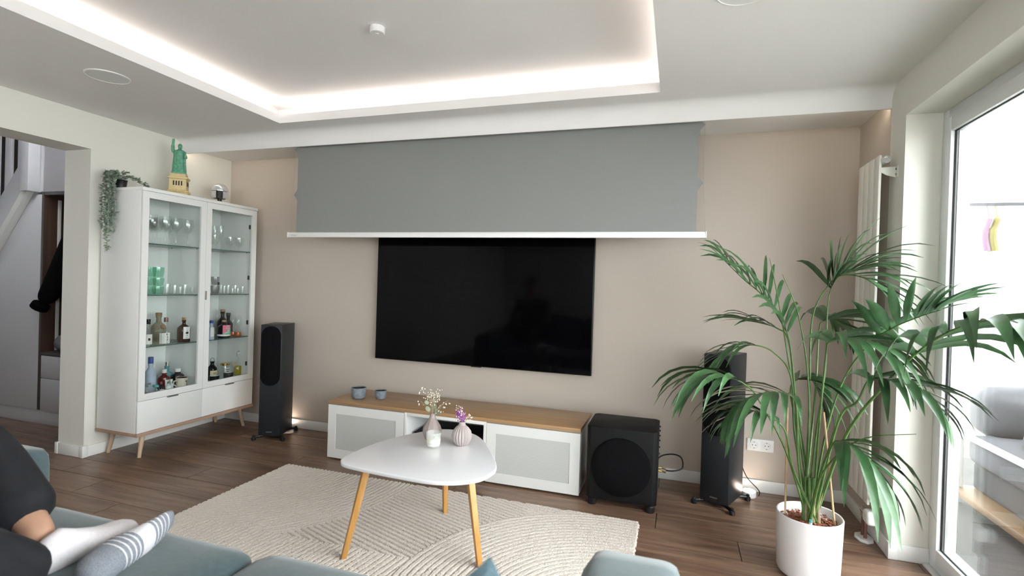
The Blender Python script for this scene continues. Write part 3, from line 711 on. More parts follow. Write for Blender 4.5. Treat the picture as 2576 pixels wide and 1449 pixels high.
# --- contents.  z4 / z5 = coordinates read in two enlargements of the photograph
def z4(x, y): return (340+x/5.175, 500+y/5.175)
def z5(x, y): return (340+x/5.366, 740+y/5.366)
ORD = ['first', 'second', 'third', 'fourth', 'fifth', 'sixth', 'seventh', 'eighth']
def cpos(p, x, z): q = at_x(p, x); return (x, q.y, z)
def stem_glass(label, loc, h, r, kind):
    t = thing('wine_glass' if kind == 'wine' else 'stemmed_glass', label, 'glass', loc, 0, 'stemmed glasses in the cabinet')
    if kind == 'wine': pr = [(.001, .001), (r*.85, 0), (r*.8, .004), (.006, .010), (.0045, .02), (.0045, h*.42), (.009, h*.46), (r*.72, h*.56), (r, h*.72), (r*.93, h*.9), (r*.86, h), (r*.83, h), (r*.9, h*.9), (r*.96, h*.72), (r*.68, h*.575), (.001, h*.49)]
    elif kind == 'flute': pr = [(.001, .001), (r*1.1, 0), (r, .004), (.006, .010), (.0045, .02), (.0045, h*.38), (.008, h*.42), (r*.75, h*.55), (r, h*.75), (r*.85, h), (r*.8, h), (r*.95, h*.75), (r*.7, h*.56), (.001, h*.45)]
    else: pr = [(.001, .001), (r*.75, 0), (r*.7, .004), (.007, .010), (.005, h*.2), (.010, h*.28), (r*.8, h*.45), (r, h*.7), (r*1.02, h), (r*.98, h), (r*.96, h*.7), (r*.75, h*.47), (.001, h*.33)]
    MB().lathe(pr, n=24, cap=False).build('bowl', 'clear_glass', t)
    return t
Z1, Z2, Z3, Z4 = SHZ[0], SHZ[1], SHZ[2], .425
def seq(items, z, fmt, fn):
    items = sorted(items, key=lambda i: i[0])
    for k, (px, x) in enumerate(items): fn(fmt % ORD[k], cpos(z4(px, 600), x, z))
seq([(205, -3.50), (232, -3.64), (278, -3.68), (388, -3.50), (442, -3.66), (530, -3.51), (683, -3.51)], Z1, '%s clear wine glass from the left on the top shelf behind the left glass door', lambda l, p: stem_glass(l, p, .205, .041, 'wine'))
seq([(1032, -3.66), (1112, -3.58)], Z1, '%s tall clear flute glass from the left behind the right cabinet door', lambda l, p: stem_glass(l, p, .205, .026, 'flute'))
seq([(1028, -3.50), (1232, -3.52), (1352, -3.51)], Z1, '%s short clear goblet from the left on the top shelf behind the right door', lambda l, p: stem_glass(l, p, .112, .038, 'goblet'))
def tumbler(label, loc, r, h, mat, group, name='tumbler', facets=0):
    t = thing(name, label, 'glass', loc, 0, group)
    rib = (lambda j, rr, z: 1-.05*(j % 4 == 0)) if facets else None
    MB().lathe([(.001, .004), (r*.80, 0), (r*.84, .004), (r*.93, h*.45), (r, h*.55), (r, h), (r*.94, h), (r*.92, h*.55), (r*.78, h*.10), (.001, .009)], n=32, rib=rib, cap=False).build('body', mat, t)
    return t
TN = ['bottom', 'middle', 'top']
for s_, (px, x) in enumerate(((295, -3.50), (195, -3.60))):
    for k in range(3):
        p = cpos(z4(px, 1240), x, Z2+k*.060)
        tumbler('%s green tumbler of the %s stack behind the left glass door' % (TN[k], 'front' if s_ == 0 else 'rear'), p, .037, .075 if k == 2 else .0585, 'green_glass', 'stacked green tumblers', facets=1)
for k, (px, x, r, h) in enumerate(((418, -3.52, .026, .075), (515, -3.50, .022, .068), (588, -3.54, .019, .055), (648, -3.50, .023, .072), (742, -3.52, .019, .052))):
    tumbler('%s small clear glass from the left right of the green tumblers' % ORD[k], cpos(z4(px, 1240), x, Z2), r, h, 'clear_glass', 'small glasses behind the left door', 'small_glass')
M['cut_glass'] = glass('cut_glass', (.78, .78, .79), 1.0, .15, 1.6)
for k in range(2):
    t = tumbler('%s of two stacked patterned clear tumblers behind the right door' % ('lower' if k == 0 else 'upper'), cpos(z4(1038, 1235), -3.50, Z2+k*.070), .031, .068, 'cut_glass', 'patterned tumblers', facets=1)
    if k: B('sticker', (.0305, -.006, .004), (.0325, .012, .026), 'ink', t)
for k, (px, x, r, h) in enumerate(((1120, -3.56, .022, .072), (1160, -3.50, .020, .066), (1212, -3.58, .021, .070), (1268, -3.48, .016, .045), (1302, -3.56, .021, .070), (1336, -3.48, .016, .046), (1396, -3.50, .018, .060))):
    tumbler('%s small clear glass from the left right of the patterned tumblers' % ORD[k], cpos(z4(px, 1235), x, Z2), r, h, 'clear_glass', 'small glasses behind the right door', 'small_glass')
def bottle(label, loc, r, h, neck, mat, cap=None, capmat='cork', lab=None, labmat='label_white', sh=.62, name='bottle', sq=0, capr=None, ink=None, lz=(.16, .5), fill=None):
    """r body radius, h height to neck top, neck radius, sh = shoulder height fraction; label faces the room (+x)"""
    t = thing(name, label, 'bottle', loc, 0, 'bottles in the display cabinet')
    if sq: rib = lambda j, rr, z: (1 if rr < neck*1.5 else 1/max(abs(math.cos(2*math.pi*j/32)), abs(math.sin(2*math.pi*j/32)))**.8)
    else: rib = None
    MB().lathe([(.001, .003), (r*.92, 0), (r, .006), (r, h*(sh-.12)), (r*.93, h*(sh-.02)), (r*.6, h*(sh+.07)), (neck*1.1, h*(sh+.13)), (neck, h*.9), (neck*1.25, h*.94), (neck*1.25, h)], n=32, rib=rib).build('body', mat, t)
    if fill:
        MB().lathe([(.001, .004), (r*.90, .004), (r*.93, .01), (r*.93, h*fill[1]), (.001, h*fill[1])], n=32, rib=rib, cap=False).build('liquid', fill[0], t)
    if cap: MB().lathe([(neck*1.1, h-.001), (capr or neck*1.3, h), (capr or neck*1.3, h+cap), (.001, h+cap)], n=16).build('stopper', capmat, t)
    if lab:
        m = MB(); a0, a1 = (-.9, .35) if lab is True else lab; N = 10; z0, z1 = h*lz[0], h*lz[1]; vs = []
        for zz in (z0, z1):
            for i in range(N+1):
                a = a0+(a1-a0)*i/N; rr = r*1.012*(rib(int(round(a/(2*math.pi)*32)) % 32, r, 0) if rib else 1); vs.append((rr*math.cos(a), rr*math.sin(a), zz))
        m.add(vs, [(i, i+1, N+2+i, N+1+i) for i in range(N)]); lo = m.build('paper_label', labmat, t)
        if ink:
            mm = MB(); ac = (a0+a1)/2
            for (da, dz, s1, s2) in ink:
                a = ac+da; rr = r*1.02*(rib(0, r, 0)*.99 if rib else 1); zc = z0+(z1-z0)*dz
                c = Vector((rr*math.cos(a), rr*math.sin(a), zc)); tv = Vector((-math.sin(a), math.cos(a), 0))
                mm.quad(c-tv*s1-Vector((0, 0, s2)), c+tv*s1-Vector((0, 0, s2)), c+tv*s1+Vector((0, 0, s2)), c-tv*s1+Vector((0, 0, s2)))
            mm.build('print', 'ink', lo)
    return t
emb = [(0, .5, .005, .009), (-.17, .5, .0025, .006), (.17, .5, .0025, .006), (0, .72, .005, .0018), (0, .28, .005, .0018), (0, .90, .008, .0010), (0, .10, .010, .0010)]
M['clay'] = P('clay', (.30, .27, .19), .6, var=.12, scale=50)
M['frost_blue'] = P('frost_blue', (.42, .50, .62), .45, var=.12, scale=12)
M['red_liquor'] = P('red_liquor', (.11, .012, .012), .12, var=.2)
M['oil'] = P('oil', (.42, .34, .02), .12, var=.1)
M['teal_glass'] = P('teal_glass', (.10, .30, .34), .1, var=.1)
M['orange'] = P('orange', (.62, .13, .02), .3, var=.1)
# third shelf, left
bottle('white-labelled bottle with dark cap at the far left behind the left cabinet door', cpos(z5(172, 640), -3.47, Z3), .026, .155, .010, 'clear_glass', .035, 'dark_glass', (-1.2, .5), lz=(.1, .55), ink=emb[:3])
bottle('tall grey-green clay bottle with cork stopper on the third shelf', cpos(z5(312, 600), -3.66, Z3), .048, .195, .016, 'clay', .020)
bottle('clear round bottle with copper ball stopper behind the square spirit bottle', cpos(z5(412, 590), -3.60, Z3), .030, .150, .010, 'clear_glass', .032, 'copper', capr=.014)
bottle('squat square clear bottle with black and red printed label on the third shelf', cpos(z5(372, 660), -3.50, Z3), .045, .118, .012, 'clear_glass', .020, 'cork', (-1.05, .35), sh=.78, sq=1, lz=(.08, .72), ink=[(0, .56, .004, .020), (-.22, .6, .006, .010), (.22, .6, .006, .010), (-.36, .34, .004, .005), (.36, .34, .004, .005), (-.12, .25, .006, .004), (.12, .25, .006, .004), (0, .86, .014, .004), (0, .08, .016, .0012)])
bottle('brown apothecary bottle with silver emblem label on the third shelf', cpos(z5(652, 640), -3.51, Z3), .043, .165, .011, 'amber_glass', .018, 'cork', (-.75, .42), sh=.68, lz=(.16, .70), ink=emb)
# third shelf, right
bottle('white and blue bottle at the left behind the right cabinet door', cpos(z5(1025, 600), -3.47, Z3), .022, .130, .011, 'frost_blue', .02, 'blue', (-1.0, .6), lz=(.2, .75))
bottle('tall dark bottle with cork behind the pink-labelled bottle', cpos(z5(1172, 560), -3.66, Z3), .041, .200, .014, 'dark_glass', .018)
bottle('dark bottle with black cap right of the tall corked bottle', cpos(z5(1250, 560), -3.67, Z3), .043, .165, .013, 'dark_glass', .022, 'ink')
bpk = bottle('round dark bottle with pink and mint lettered label on the third shelf', cpos(z5(1196, 590), -3.51, Z3), .047, .128, .014, 'dark_glass', .016, 'cork', (-.95, .75), 'pink', sh=.74, lz=(.26, .82))
lbl = [c for c in bpk.children if c.name.startswith('paper_label')][0]
m = MB(); vs = []; N = 10
for i in range(N+1):
    a = -.95+1.7*i/N; q = .128*(.26+.40*i/N); vs += [(.0479*math.cos(a), .0479*math.sin(a), .128*.26), (.0479*math.cos(a), .0479*math.sin(a), q)]
m.add(vs, [(2*i, 2*i+2, 2*i+3, 2*i+1) for i in range(N)]); m.build('mint_band', 'mint', lbl)
for k, (tx_, a) in enumerate((('STE', .25), ('CRE', .25), ('ISI', .25))):
    Mx = Matrix.Rotation(a-.35, 4, 'Z') @ Matrix.Translation((.0487, 0, .094-.0165*k)) @ Matrix.Rotation(math.pi/2, 4, 'Z') @ Matrix.Rotation(math.pi/2, 4, 'X')
    text_mesh(tx_, .020, 'lettering', 'label_white', lbl, Mx)
MB().lathe([(.0482, .016), (.0482, .030)], n=40, cap=False).build('white_band', 'label_white', bpk)
for k, (px, x) in enumerate(((1318, -3.58), (1390, -3.52), (1452, -3.56))):
    t = thing('hourglass_bottle', '%s waisted clear glass with orange base from the left on the third shelf' % ORD[k], 'glass', cpos(z5(px, 560), x, Z3), 0, 'waisted glasses with orange base')
    MB().lathe([(.001, .003), (.024, 0), (.027, .01), (.024, .040), (.011, .065), (.012, .075), (.025, .110), (.027, .135), (.022, .150), (.014, .160), (.012, .172), (.001, .174)], n=24, cap=False).build('body', 'clear_glass', t)
    MB().lathe([(.001, .004), (.022, .004), (.024, .012), (.021, .032), (.001, .034)], n=24, cap=False).build('filling', 'orange', t)
# bottom shelf, left
bottle('tall frosted bottle with blue cap at the left on the bottom shelf', cpos(z5(203, 1200), -3.55, Z4), .036, .205, .013, 'frost_blue', .045, 'blue', sh=.72)
bottle('round red bottle with red stopper at the left edge of the bottom shelf', cpos(z5(165, 1190), -3.58, Z4), .034, .080, .014, 'red_liquor', .036, 'red', (-.9, .5), capr=.017)
bottle('teal glass bottle with silver cap behind the red liquor bottle', cpos(z5(425, 1150), -3.66, Z4), .045, .150, .014, 'teal_glass', .030, 'chrome', sh=.6)
bottle('red liquor bottle with white stopper on the bottom shelf', cpos(z5(388, 1190), -3.57, Z4), .042, .118, .013, 'red_liquor', .026, 'label_white', (-.5, .6), 'label_white', sh=.75, lz=(.1, .6))
bottle('dark bottle with round white stopper behind the printed mug', cpos(z5(572, 1170), -3.58, Z4), .044, .108, .016, 'dark_glass', .026, 'label_white', sh=.8, capr=.020)
bottle('tiny bottle with red label in the left front corner of the bottom shelf', cpos(z5(160, 1290), -3.46, Z4), .015, .062, .005, 'clear_glass', .012, 'chrome', (-1.4, 1.0), 'red', lz=(.05, .40))
bottle('tiny clear bottle behind the red-labelled one on the bottom shelf', cpos(z5(196, 1270), -3.50, Z4), .014, .065, .005, 'clear_glass', .012, 'chrome')
bottle('tiny clear bottle with teal cap and teal seal on the bottom shelf', cpos(z5(285, 1270), -3.47, Z4), .021, .048, .012, 'clear_glass', .012, 'teal', (-.2, .7), 'teal', sh=.8, lz=(.1, .55), capr=.016)
bottle('tiny dark bottle with white label on the bottom shelf', cpos(z5(352, 1260), -3.48, Z4), .017, .058, .006, 'dark_glass', .016, 'copper', (-1.2, 1.0), lz=(.05, .4))
bottle('tiny silvery white bottle in front on the bottom shelf', cpos(z5(448, 1260), -3.46, Z4), .020, .058, .006, P('pearl', (.62, .66, .66), .3, var=.05), .012, 'chrome', sh=.7)
bottle('second tiny pale bottle right behind the silvery white one', cpos(z5(487, 1240), -3.50, Z4), .014, .062, .006, P('pale_blue', (.50, .60, .66), .3, var=.05), .014, 'label_white', sh=.65)
M['mug_beige'] = P('mug_beige', (.55, .52, .42), .4, var=.03)
def mug(label, loc, r, h, mat, inner, group=None):
    t = thing('mug', label, 'mug', loc, 0, group)
    MB().lathe([(.001, .003), (r*.94, 0), (r, .005), (r, h), (r*.93, h), (r*.92, h*.15), (.001, h*.12)], n=32, cap=False).build('body', mat, t)
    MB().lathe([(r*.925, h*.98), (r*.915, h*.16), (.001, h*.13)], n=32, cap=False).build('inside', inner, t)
    return t
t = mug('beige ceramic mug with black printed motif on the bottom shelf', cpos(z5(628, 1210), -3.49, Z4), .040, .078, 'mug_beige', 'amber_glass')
MB().tube([(.0, -.038, .062), (-.004, -.060, .058), (-.004, -.064, .036), (.0, -.040, .016)], .005, 8).build('handle', 'mug_beige', t)
m = MB()
for (a, z, s1, s2) in ((.10, .056, .010, .003), (.04, .050, .003, .004), (.20, .046, .004, .006), (.22, .030, .006, .005), (.17, .020, .007, .003), (.26, .039, .003, .003)):
    c = Vector((.0406*math.cos(a), .0406*math.sin(a), z)); tv = Vector((-math.sin(a), math.cos(a), 0)); m.quad(c-tv*s1-Vector((0, 0, s2)), c+tv*s1-Vector((0, 0, s2*.4)), c+tv*s1+Vector((0, 0, s2)), c-tv*s1+Vector((0, 0, s2*.5)))
m.build('print', 'ink', t)
# bottom shelf, right
b_ = bottle('dark swing-top bottle with cream label at the left behind the right door', cpos(z5(1035, 1130), -3.56, Z4), .036, .150, .013, 'dark_glass', None, lab=(-1.1, .8), labmat=P('cream_label', (.62, .52, .34), .6, var=.04), sh=.68, lz=(.08, .52), ink=[(0, .7, .012, .002)])
MB().tube(cr([(0, -.015, .135), (0, -.018, .165), (0, 0, .178), (0, .018, .165), (0, .015, .135)], 5), .002, 6).build('wire_bail', 'steel', b_)
t = thing('storage_jar', 'clear glass jar with gold lid and printed label on the bottom shelf', 'jar', cpos(z5(1207, 1120), -3.58, Z4), 0)
MB().lathe([(.001, .003), (.036, 0), (.039, .006), (.039, .085), (.036, .095), (.033, .098), (.033, .106), (.031, .106), (.034, .09), (.036, .01), (.001, .006)], n=32, cap=False).build('body', 'clear_glass', t)
MB().lathe([(.036, .098), (.037, .100), (.037, .114), (.034, .117), (.001, .117)], n=32).build('lid', 'gold', t)
m = MB(); vs = []
for zz in (.028, .078):
    for i in range(9): a = -.8+1.3*i/8; vs.append((.0395*math.cos(a), .0395*math.sin(a), zz))
lo = m.add(vs, [(i, i+1, 10+i, 9+i) for i in range(8)]).build('paper_label', 'label_white', t)
m = MB()
for z, s1 in ((.066, .017), (.052, .012)):
    a = -.15; c = Vector((.040*math.cos(a), .040*math.sin(a), z)); tv = Vector((-math.sin(a), math.cos(a), 0)); m.quad(c-tv*s1-Vector((0, 0, .003)), c+tv*s1-Vector((0, 0, .003)), c+tv*s1+Vector((0, 0, .003)), c-tv*s1+Vector((0, 0, .003)))
m.build('print', 'ink', lo)
t = thing('oil_bottle', 'slim glass bottle of yellow oil with swing top and paper tag', 'bottle', cpos(z5(1384, 1080), -3.55, Z4), 0, 'bottles in the display cabinet')
MB().lathe([(.001, .003), (.030, 0), (.032, .006), (.032, .088), (.024, .100), (.010, .120), (.008, .165), (.010, .170), (.010, .178)], n=32).build('body', 'clear_glass', t)
MB().lathe([(.001, .004), (.0295, .004), (.0302, .080), (.001, .080)], n=32, cap=False).build('liquid', 'oil', t)
MB().lathe([(.010, .178), (.013, .182), (.013, .196), (.001, .200)], n=14).build('stopper', 'label_white', t)
MB().tube(cr([(0, -.011, .16), (0, -.016, .185), (0, 0, .207), (0, .016, .185), (0, .011, .16)], 5), .0015, 6).build('wire_bail', 'steel', t)
B('tag', (.028, -.040, .100), (.029, -.006, .134), P('tag_paper', (.60, .48, .28), .7, var=.05), t).rotation_euler = (.35, 0, 0)
M['enamel'] = P('enamel', (.012, .012, .013), .25, var=.1)
mug('left black enamel mug with white inside on the bottom shelf', cpos(z5(1067, 1150), -3.49, Z4), .036, .046, 'enamel', 'label_white', 'black enamel mugs')
mug('right black enamel mug with white inside on the bottom shelf', cpos(z5(1257, 1110), -3.50, Z4), .036, .050, 'enamel', 'label_white', 'black enamel mugs')

# --- on top of the cabinet
M['verdigris'] = P('verdigris', (.11, .34, .215), .38, var=.2, scale=60)
M['sand'] = P('sand', (.62, .50, .26), .5, var=.08, scale=60)
t = thing('figurine', 'green robed figurine with raised arm on a sand-coloured pedestal atop the cabinet', 'figurine', (-3.60, 2.925, CZ1), math.radians(40))
pd = MB().box((-.070, -.060, 0), (.070, .060, .030)).box((-.064, -.054, .030), (.064, .054, .052)).box((-.056, -.047, .052), (.056, .047, .135)).box((-.064, -.054, .135), (.064, .054, .150)).box((-.050, -.044, .150), (.050, .044, .175)).build('pedestal', 'sand', t, bevel=.003)
for k in range(4):
    B('opening', (-.030+.017*k, -.0478, .085), (-.021+.017*k, -.046, .118), 'ink', pd); B('opening', (.0552, -.030+.017*k, .085), (.0568, -.021+.017*k, .118), 'ink', pd)
for k in range(7): MB().sphere((-.057+.019*k, -.054, .040), .008, 8, 6).build('stud', 'sand', pd); MB().sphere((.064, -.048+.016*k, .040), .008, 8, 6).build('stud', 'sand', pd)
B('plinth', (-.046, -.040, .175), (.046, .040, .185), 'verdigris', t, bevel=.003)
def fold(j, r, z): return 1+.10*math.sin(j*2*math.pi/48*9+z*14)*(1 if z < .31 else .4)
MB().lathe([(.043, .185), (.042, .20), (.039, .245), (.036, .285), (.037, .310), (.039, .330), (.036, .346), (.022, .356), (.011, .362), (.010, .370)], n=48, sx=1.05, sy=.85, rib=fold).build('robe', 'verdigris', t)
MB().sphere((.002, -.004, .384), .017, 14, 10, (.9, 1, 1.2)).build('head', 'verdigris', t)
MB().tube(cr([(-.028, 0, .338), (-.043, -.004, .352), (-.044, -.004, .392), (-.040, -.004, .436)], 5), [.014]*5+[.012]*5+[.0085]*6, 10).build('raised_arm', 'verdigris', t)
MB().tube(cr([(.026, 0, .340), (.040, -.006, .315), (.044, -.016, .300), (.040, -.026, .318)], 5), .009, 10).build('bent_arm', 'verdigris', t)
B('tablet', (.036, -.034, .292), (.046, -.022, .342), 'verdigris', t, bevel=.002)

t = thing('display_helmet', 'small shiny silver helmet model on a black stand atop the cabinet', 'ornament', (-3.585, 3.275, CZ1), math.radians(46))
M['silver'] = P('silver', (.72, .73, .76), .22, .55, var=.08, scale=70)
MB().lathe([(.001, .172), (.022, .169), (.042, .158), (.056, .138), (.061, .118), (.060, .108), (.054, .108)], n=32).build('dome', 'silver', t)
MB().lathe([(.054, .112), (.054, .100)], n=32).build('brim', 'ink', t)
for sx in (-1, 1):
    m = MB(); vs = []
    for zz, rr in ((.104, .059), (.080, .060), (.048, .056)):
        for i in range(9):
            a = -math.pi/2+sx*(.42+1.5*i/8); vs.append((rr*math.cos(a), rr*math.sin(a), zz))
    m.add(vs, [(r_*9+i, r_*9+i+1, (r_+1)*9+i+1, (r_+1)*9+i) for r_ in range(2) for i in range(8)]).build('cheek_guard', 'silver', t)
MB().lathe([(.001, .108), (.047, .108), (.046, .050), (.001, .048)], n=24).build('lining', 'ink', t)
MB().lathe([(.001, .048), (.016, .048), (.016, .022), (.012, .018), (.026, .006), (.028, 0), (.001, 0)], n=20, cap=False).build('stand', 'black_plastic', t)

M['euca_leaf'] = P('euca_leaf', (.30, .37, .29), .7, var=.3, scale=60)
t = thing('trailing_plant', 'grey-green trailing plant hanging from a black pot on the cabinet corner', 'plant', (-3.690, 2.565, CZ1))
MB().lathe([(.001, 0), (.030, 0), (.036, .055), (.040, .060), (.036, .060), (.034, .05), (.001, .05)], n=20, cap=False).build('pot', 'black_plastic', t)
rn = random.Random(11)
for k in range(17):
    tx = -.075+rn.uniform(-.03, .045); fy = rn.uniform(-.115, -.055)
    ln = rn.uniform(.20, .46) if k < 15 else .0
    if k < 15:
        a0 = Vector((rn.uniform(-.02, .02), rn.uniform(-.02, .02), .055)); p1 = Vector((rn.uniform(-.03, .04), fy*.75, .075+rn.uniform(0, .03))); p2 = Vector((rn.uniform(-.05, .05), fy, .0)); p3 = Vector((p2.x+rn.uniform(-.02, .02), fy-.01+rn.uniform(-.012, .012), .0-ln))
        path = cr([a0, p1, p2, (p2+p3)/2+Vector((rn.uniform(-.012, .012), 0, 0)), p3], 7)
    else:
        path = cr([(0, 0, .055), (.03, .04, .085), (.05+.02*(k-15), .10, .060), (.06, .15, .030)], 6)
    vine = MB().tube(path, .0012, 4).build('vine', 'euca_leaf', t)
    m = MB()
    step = 0
    for i in range(3, len(path)-1):
        for s_ in (-1, 1, 0):
            c = path[i]+(path[i+1]-path[i])*rn.random(); d = Vector((rn.uniform(-1, 1), rn.uniform(-1, .4), rn.uniform(-.25, .55)))
            l = rn.uniform(.018, .030); oval_leaf(m, c, d, Vector((rn.uniform(-.4, .4), rn.uniform(-.5, .2), 1)), l, l*.62)
    m.build('leaves', 'euca_leaf', vine, kind='stuff')
m = MB()
for i in range(60):
    a = rn.uniform(0, 6.28); q = rn.uniform(.0, .055); c = Vector((q*math.cos(a), q*math.sin(a)-.02, .07+rn.uniform(0, .045))); l = rn.uniform(.024, .034)
    oval_leaf(m, c, Vector((math.cos(a), math.sin(a), rn.uniform(-.2, .6))), Vector((rn.uniform(-.5, .5), rn.uniform(-.8, .2), .8)), l, l*.8)
m.build('crown_leaves', 'euca_leaf', t, kind='stuff')

# ================================================================== PALM IN POT
PC = Vector((.608, 2.645, 0))
t = thing('planter', 'white round planter pot with bark mulch holding the palm', 'pot', PC)
MB().lathe([(.001, .004), (.112, .004), (.122, .008), (.1275, .022), (.1345, .255), (.135, .268), (.132, .272), (.128, .270), (.1265, .24), (.001, .225)], n=64, cap=False).build('body', 'pot_white', t)
MB().lathe([(.1262, .228), (.08, .238), (.001, .240)], n=32, cap=False).build('soil', 'bark', t)
m = MB(); rn = random.Random(5)
for i in range(420):
    a = rn.uniform(0, 6.28); q = .122*math.sqrt(rn.random()); c = Vector((q*math.cos(a), q*math.sin(a), .236+.006*(1-q/.12)+rn.uniform(0, .004))); s = rn.uniform(.003, .008)
    R_ = Matrix.Rotation(rn.uniform(0, 3), 3, 'Z') @ Matrix.Rotation(rn.uniform(-.6, .6), 3, 'X')
    m.box(c-Vector((s, s*.5, s*.25)), c+Vector((s, s*.5, s*.25)), R_)
m.build('bark_chips', 'bark', t, kind='stuff')
MB().cyl((-.012, -.075, .225), (-.011, -.077, .262), .0065, n=14).build('water_gauge', 'white_satin', t)
MB().cyl((-.011, -.077, .262), (-.011, -.0772, .272), .0067, n=14).build('gauge_cap', 'teal', t)

palm = thing('palm', 'tall green kentia palm with arching fronds by the patio door', 'plant', (PC.x, PC.y, .236))
def PX(x, y, d): return at_y((x, y), d)-Vector((PC.x, PC.y, .236))
rn = random.Random(21)
def leaflet(parent, base, d, length, hw, droop, nrm, mat):
    N = 7; p = Vector(base); d = Vector(d).normalized(); vs = []; step = length/(N-1)
    for i in range(N):
        u = i/(N-1)
        w = hw*(.35+.65*min(1, u/.25)) if u < .25 else hw*max(.04, (1-((u-.25)/.75)**1.9))
        s = d.cross(nrm); s = s.normalized() if s.length > 1e-4 else Vector((1, 0, 0)); up = s.cross(d).normalized()
        vs += [p-s*w+up*w*.30, p, p+s*w+up*w*.30]
        p = p+d*step; d = (d+Vector((0, 0, -1))*droop*(.35+u)).normalized()
    fs = []
    for i in range(N-1):
        for k in range(2): fs.append((i*3+k, i*3+k+1, i*3+k+4, i*3+k+3))
    MB().add(vs, fs).build('leaflet', mat, parent, smooth=80)
def frond(pts, t0, n, ln, hw, droop, spread=1.0, upk=.25, base=None, fold=0.0, mat='leaf', rs=.0045):
    b = base or Vector((rn.uniform(-.03, .03), rn.uniform(-.03, .03), 0))
    path = cr([b]+[PX(*q) for q in pts], 8); K = len(path)
    fr = MB().tube(path, [rs*(1.25-.95*i/K) for i in range(K)], 6).build('frond', 'stem', palm)
    for i in range(n):
        u = t0+(1-t0)*(i+.3)/n; fi = u*(K-1); i0 = min(K-2, int(fi)); p = path[i0].lerp(path[i0+1], fi-i0)
        tg = (path[min(i0+2, K-1)]-path[max(i0-1, 0)]).normalized()
        sd = tg.cross(Vector((0, 0, 1))); sd = sd.normalized() if sd.length > .05 else Vector((1, 0, 0)); up = sd.cross(tg)
        k = (i+.3)/n; hw_ = hw*1.32; l = 1.18*ln*(.75+.5*math.sin(math.pi*min(1, k*.8+.15)))*rn.uniform(.88, 1.1)*(1-.35*max(0, k-.6)/.4)
        for sg in (-1, 1):
            d = tg*(.50+.55*k)+sd*sg*spread*rn.uniform(.8, 1.1)*(1-.35*k)+up*(upk+rn.uniform(-.12, .12))-Vector((0, 0, fold))
            leaflet(fr, p+tg*rn.uniform(-.008, .008), d, l, hw_*rn.uniform(.85, 1.1), 1.22*droop*rn.uniform(.75, 1.25), up+sd*sg*.3, mat if rn.random() < .65 else 'leaf2')
    d = (path[-1]-path[-3]).normalized(); leaflet(fr, path[-1], d, ln*.6, hw*.7, droop, Vector((0, 0, 1)), mat)
    return fr
# px, py, depth of the points of each stalk
frond([(2008, 1100, 2.68), (1989, 878, 2.72), (1968, 815, 2.74), (1921, 746, 2.78), (1870, 702, 2.82), (1812, 645, 2.85)], .42, 12, .24, .014, .20, .85, .35)
frond([(2052, 1100, 2.68), (2076, 930, 2.70), (2081, 783, 2.72), (2092, 722, 2.73), (2120, 688, 2.72), (2160, 680, 2.70)], .64, 11, .29, .012, .14, .9, .3)
frond([(2036, 1040, 2.72), (2040, 830, 2.75), (2062, 750, 2.75), (2112, 695, 2.72), (2175, 700, 2.68), (2225, 738, 2.64)], .58, 11, .24, .011, .15, .8, .2)
frond([(1975, 1130, 2.58), (1905, 1000, 2.52), (1872, 966, 2.49), (1838, 950, 2.47), (1800, 940, 2.45), (1765, 955, 2.43)], .56, 9, .25, .013, .34, .55, .0)
frond([(2008, 1160, 2.60), (2003, 1020, 2.55), (1975, 990, 2.51), (1925, 988, 2.47), (1880, 1005, 2.44), (1850, 1030, 2.42)], .45, 10, .24, .013, .30, .9, .1)
frond([(2060, 1080, 2.62), (2077, 900, 2.60), (2085, 860, 2.58), (2125, 852, 2.53), (2190, 866, 2.48), (2236, 898, 2.45)], .48, 11, .26, .016, .30, .95, .1, mat='leaf2')
frond([(2128, 1096, 2.60), (2230, 963, 2.46), (2298, 895, 2.34), (2380, 838, 2.22), (2480, 806, 2.10), (2572, 815, 2.0)], .50, 10, .30, .018, .34, .9, .0, rs=.006)
frond([(2075, 1100, 2.66), (2120, 960, 2.66), (2183, 868, 2.60), (2244, 826, 2.50), (2312, 797, 2.42), (2365, 780, 2.37)], .58, 8, .22, .018, .10, .8, .35, mat='leaf2')
frond([(2108, 1062, 2.58), (2156, 1011, 2.52), (2186, 957, 2.46), (2232, 955, 2.40), (2298, 972, 2.33), (2345, 1015, 2.30)], .50, 9, .22, .015, .26, .9, .1, rs=.005)
frond([(2066, 1186, 2.55), (2092, 1122, 2.48), (2113, 1110, 2.45), (2150, 1124, 2.40), (2192, 1165, 2.36), (2222, 1210, 2.34)], .42, 9, .24, .016, .36, .8, .0, mat='leaf2')
frond([(2000, 1100, 2.70), (1989, 946, 2.72), (1945, 886, 2.72), (1895, 868, 2.72), (1850, 876, 2.71), (1818, 905, 2.70)], .62, 8, .20, .009, .22, .8, .1)
frond([(2002, 1000, 2.75), (1984, 858, 2.78), (1955, 826, 2.80), (1910, 812, 2.82), (1870, 806, 2.84)], .62, 7, .20, .010, .14, .85, .15)
frond([(2050, 1000, 2.76), (2060, 838, 2.82), (2070, 808, 2.85), (2095, 802, 2.87), (2122, 820, 2.89)], .60, 8, .25, .018, .28, .9, .15)
frond([(2004, 1080, 2.74), (1988, 985, 2.77), (2006, 955, 2.79), (2040, 955, 2.80), (2060, 985, 2.80)], .60, 8, .22, .016, .30, .9, .05)
frond([(1995, 1180, 2.56), (1975, 1085, 2.51), (1932, 1045, 2.46), (1888, 1034, 2.43), (1852, 1052, 2.41)], .55, 8, .20, .012, .30, .85, .05)
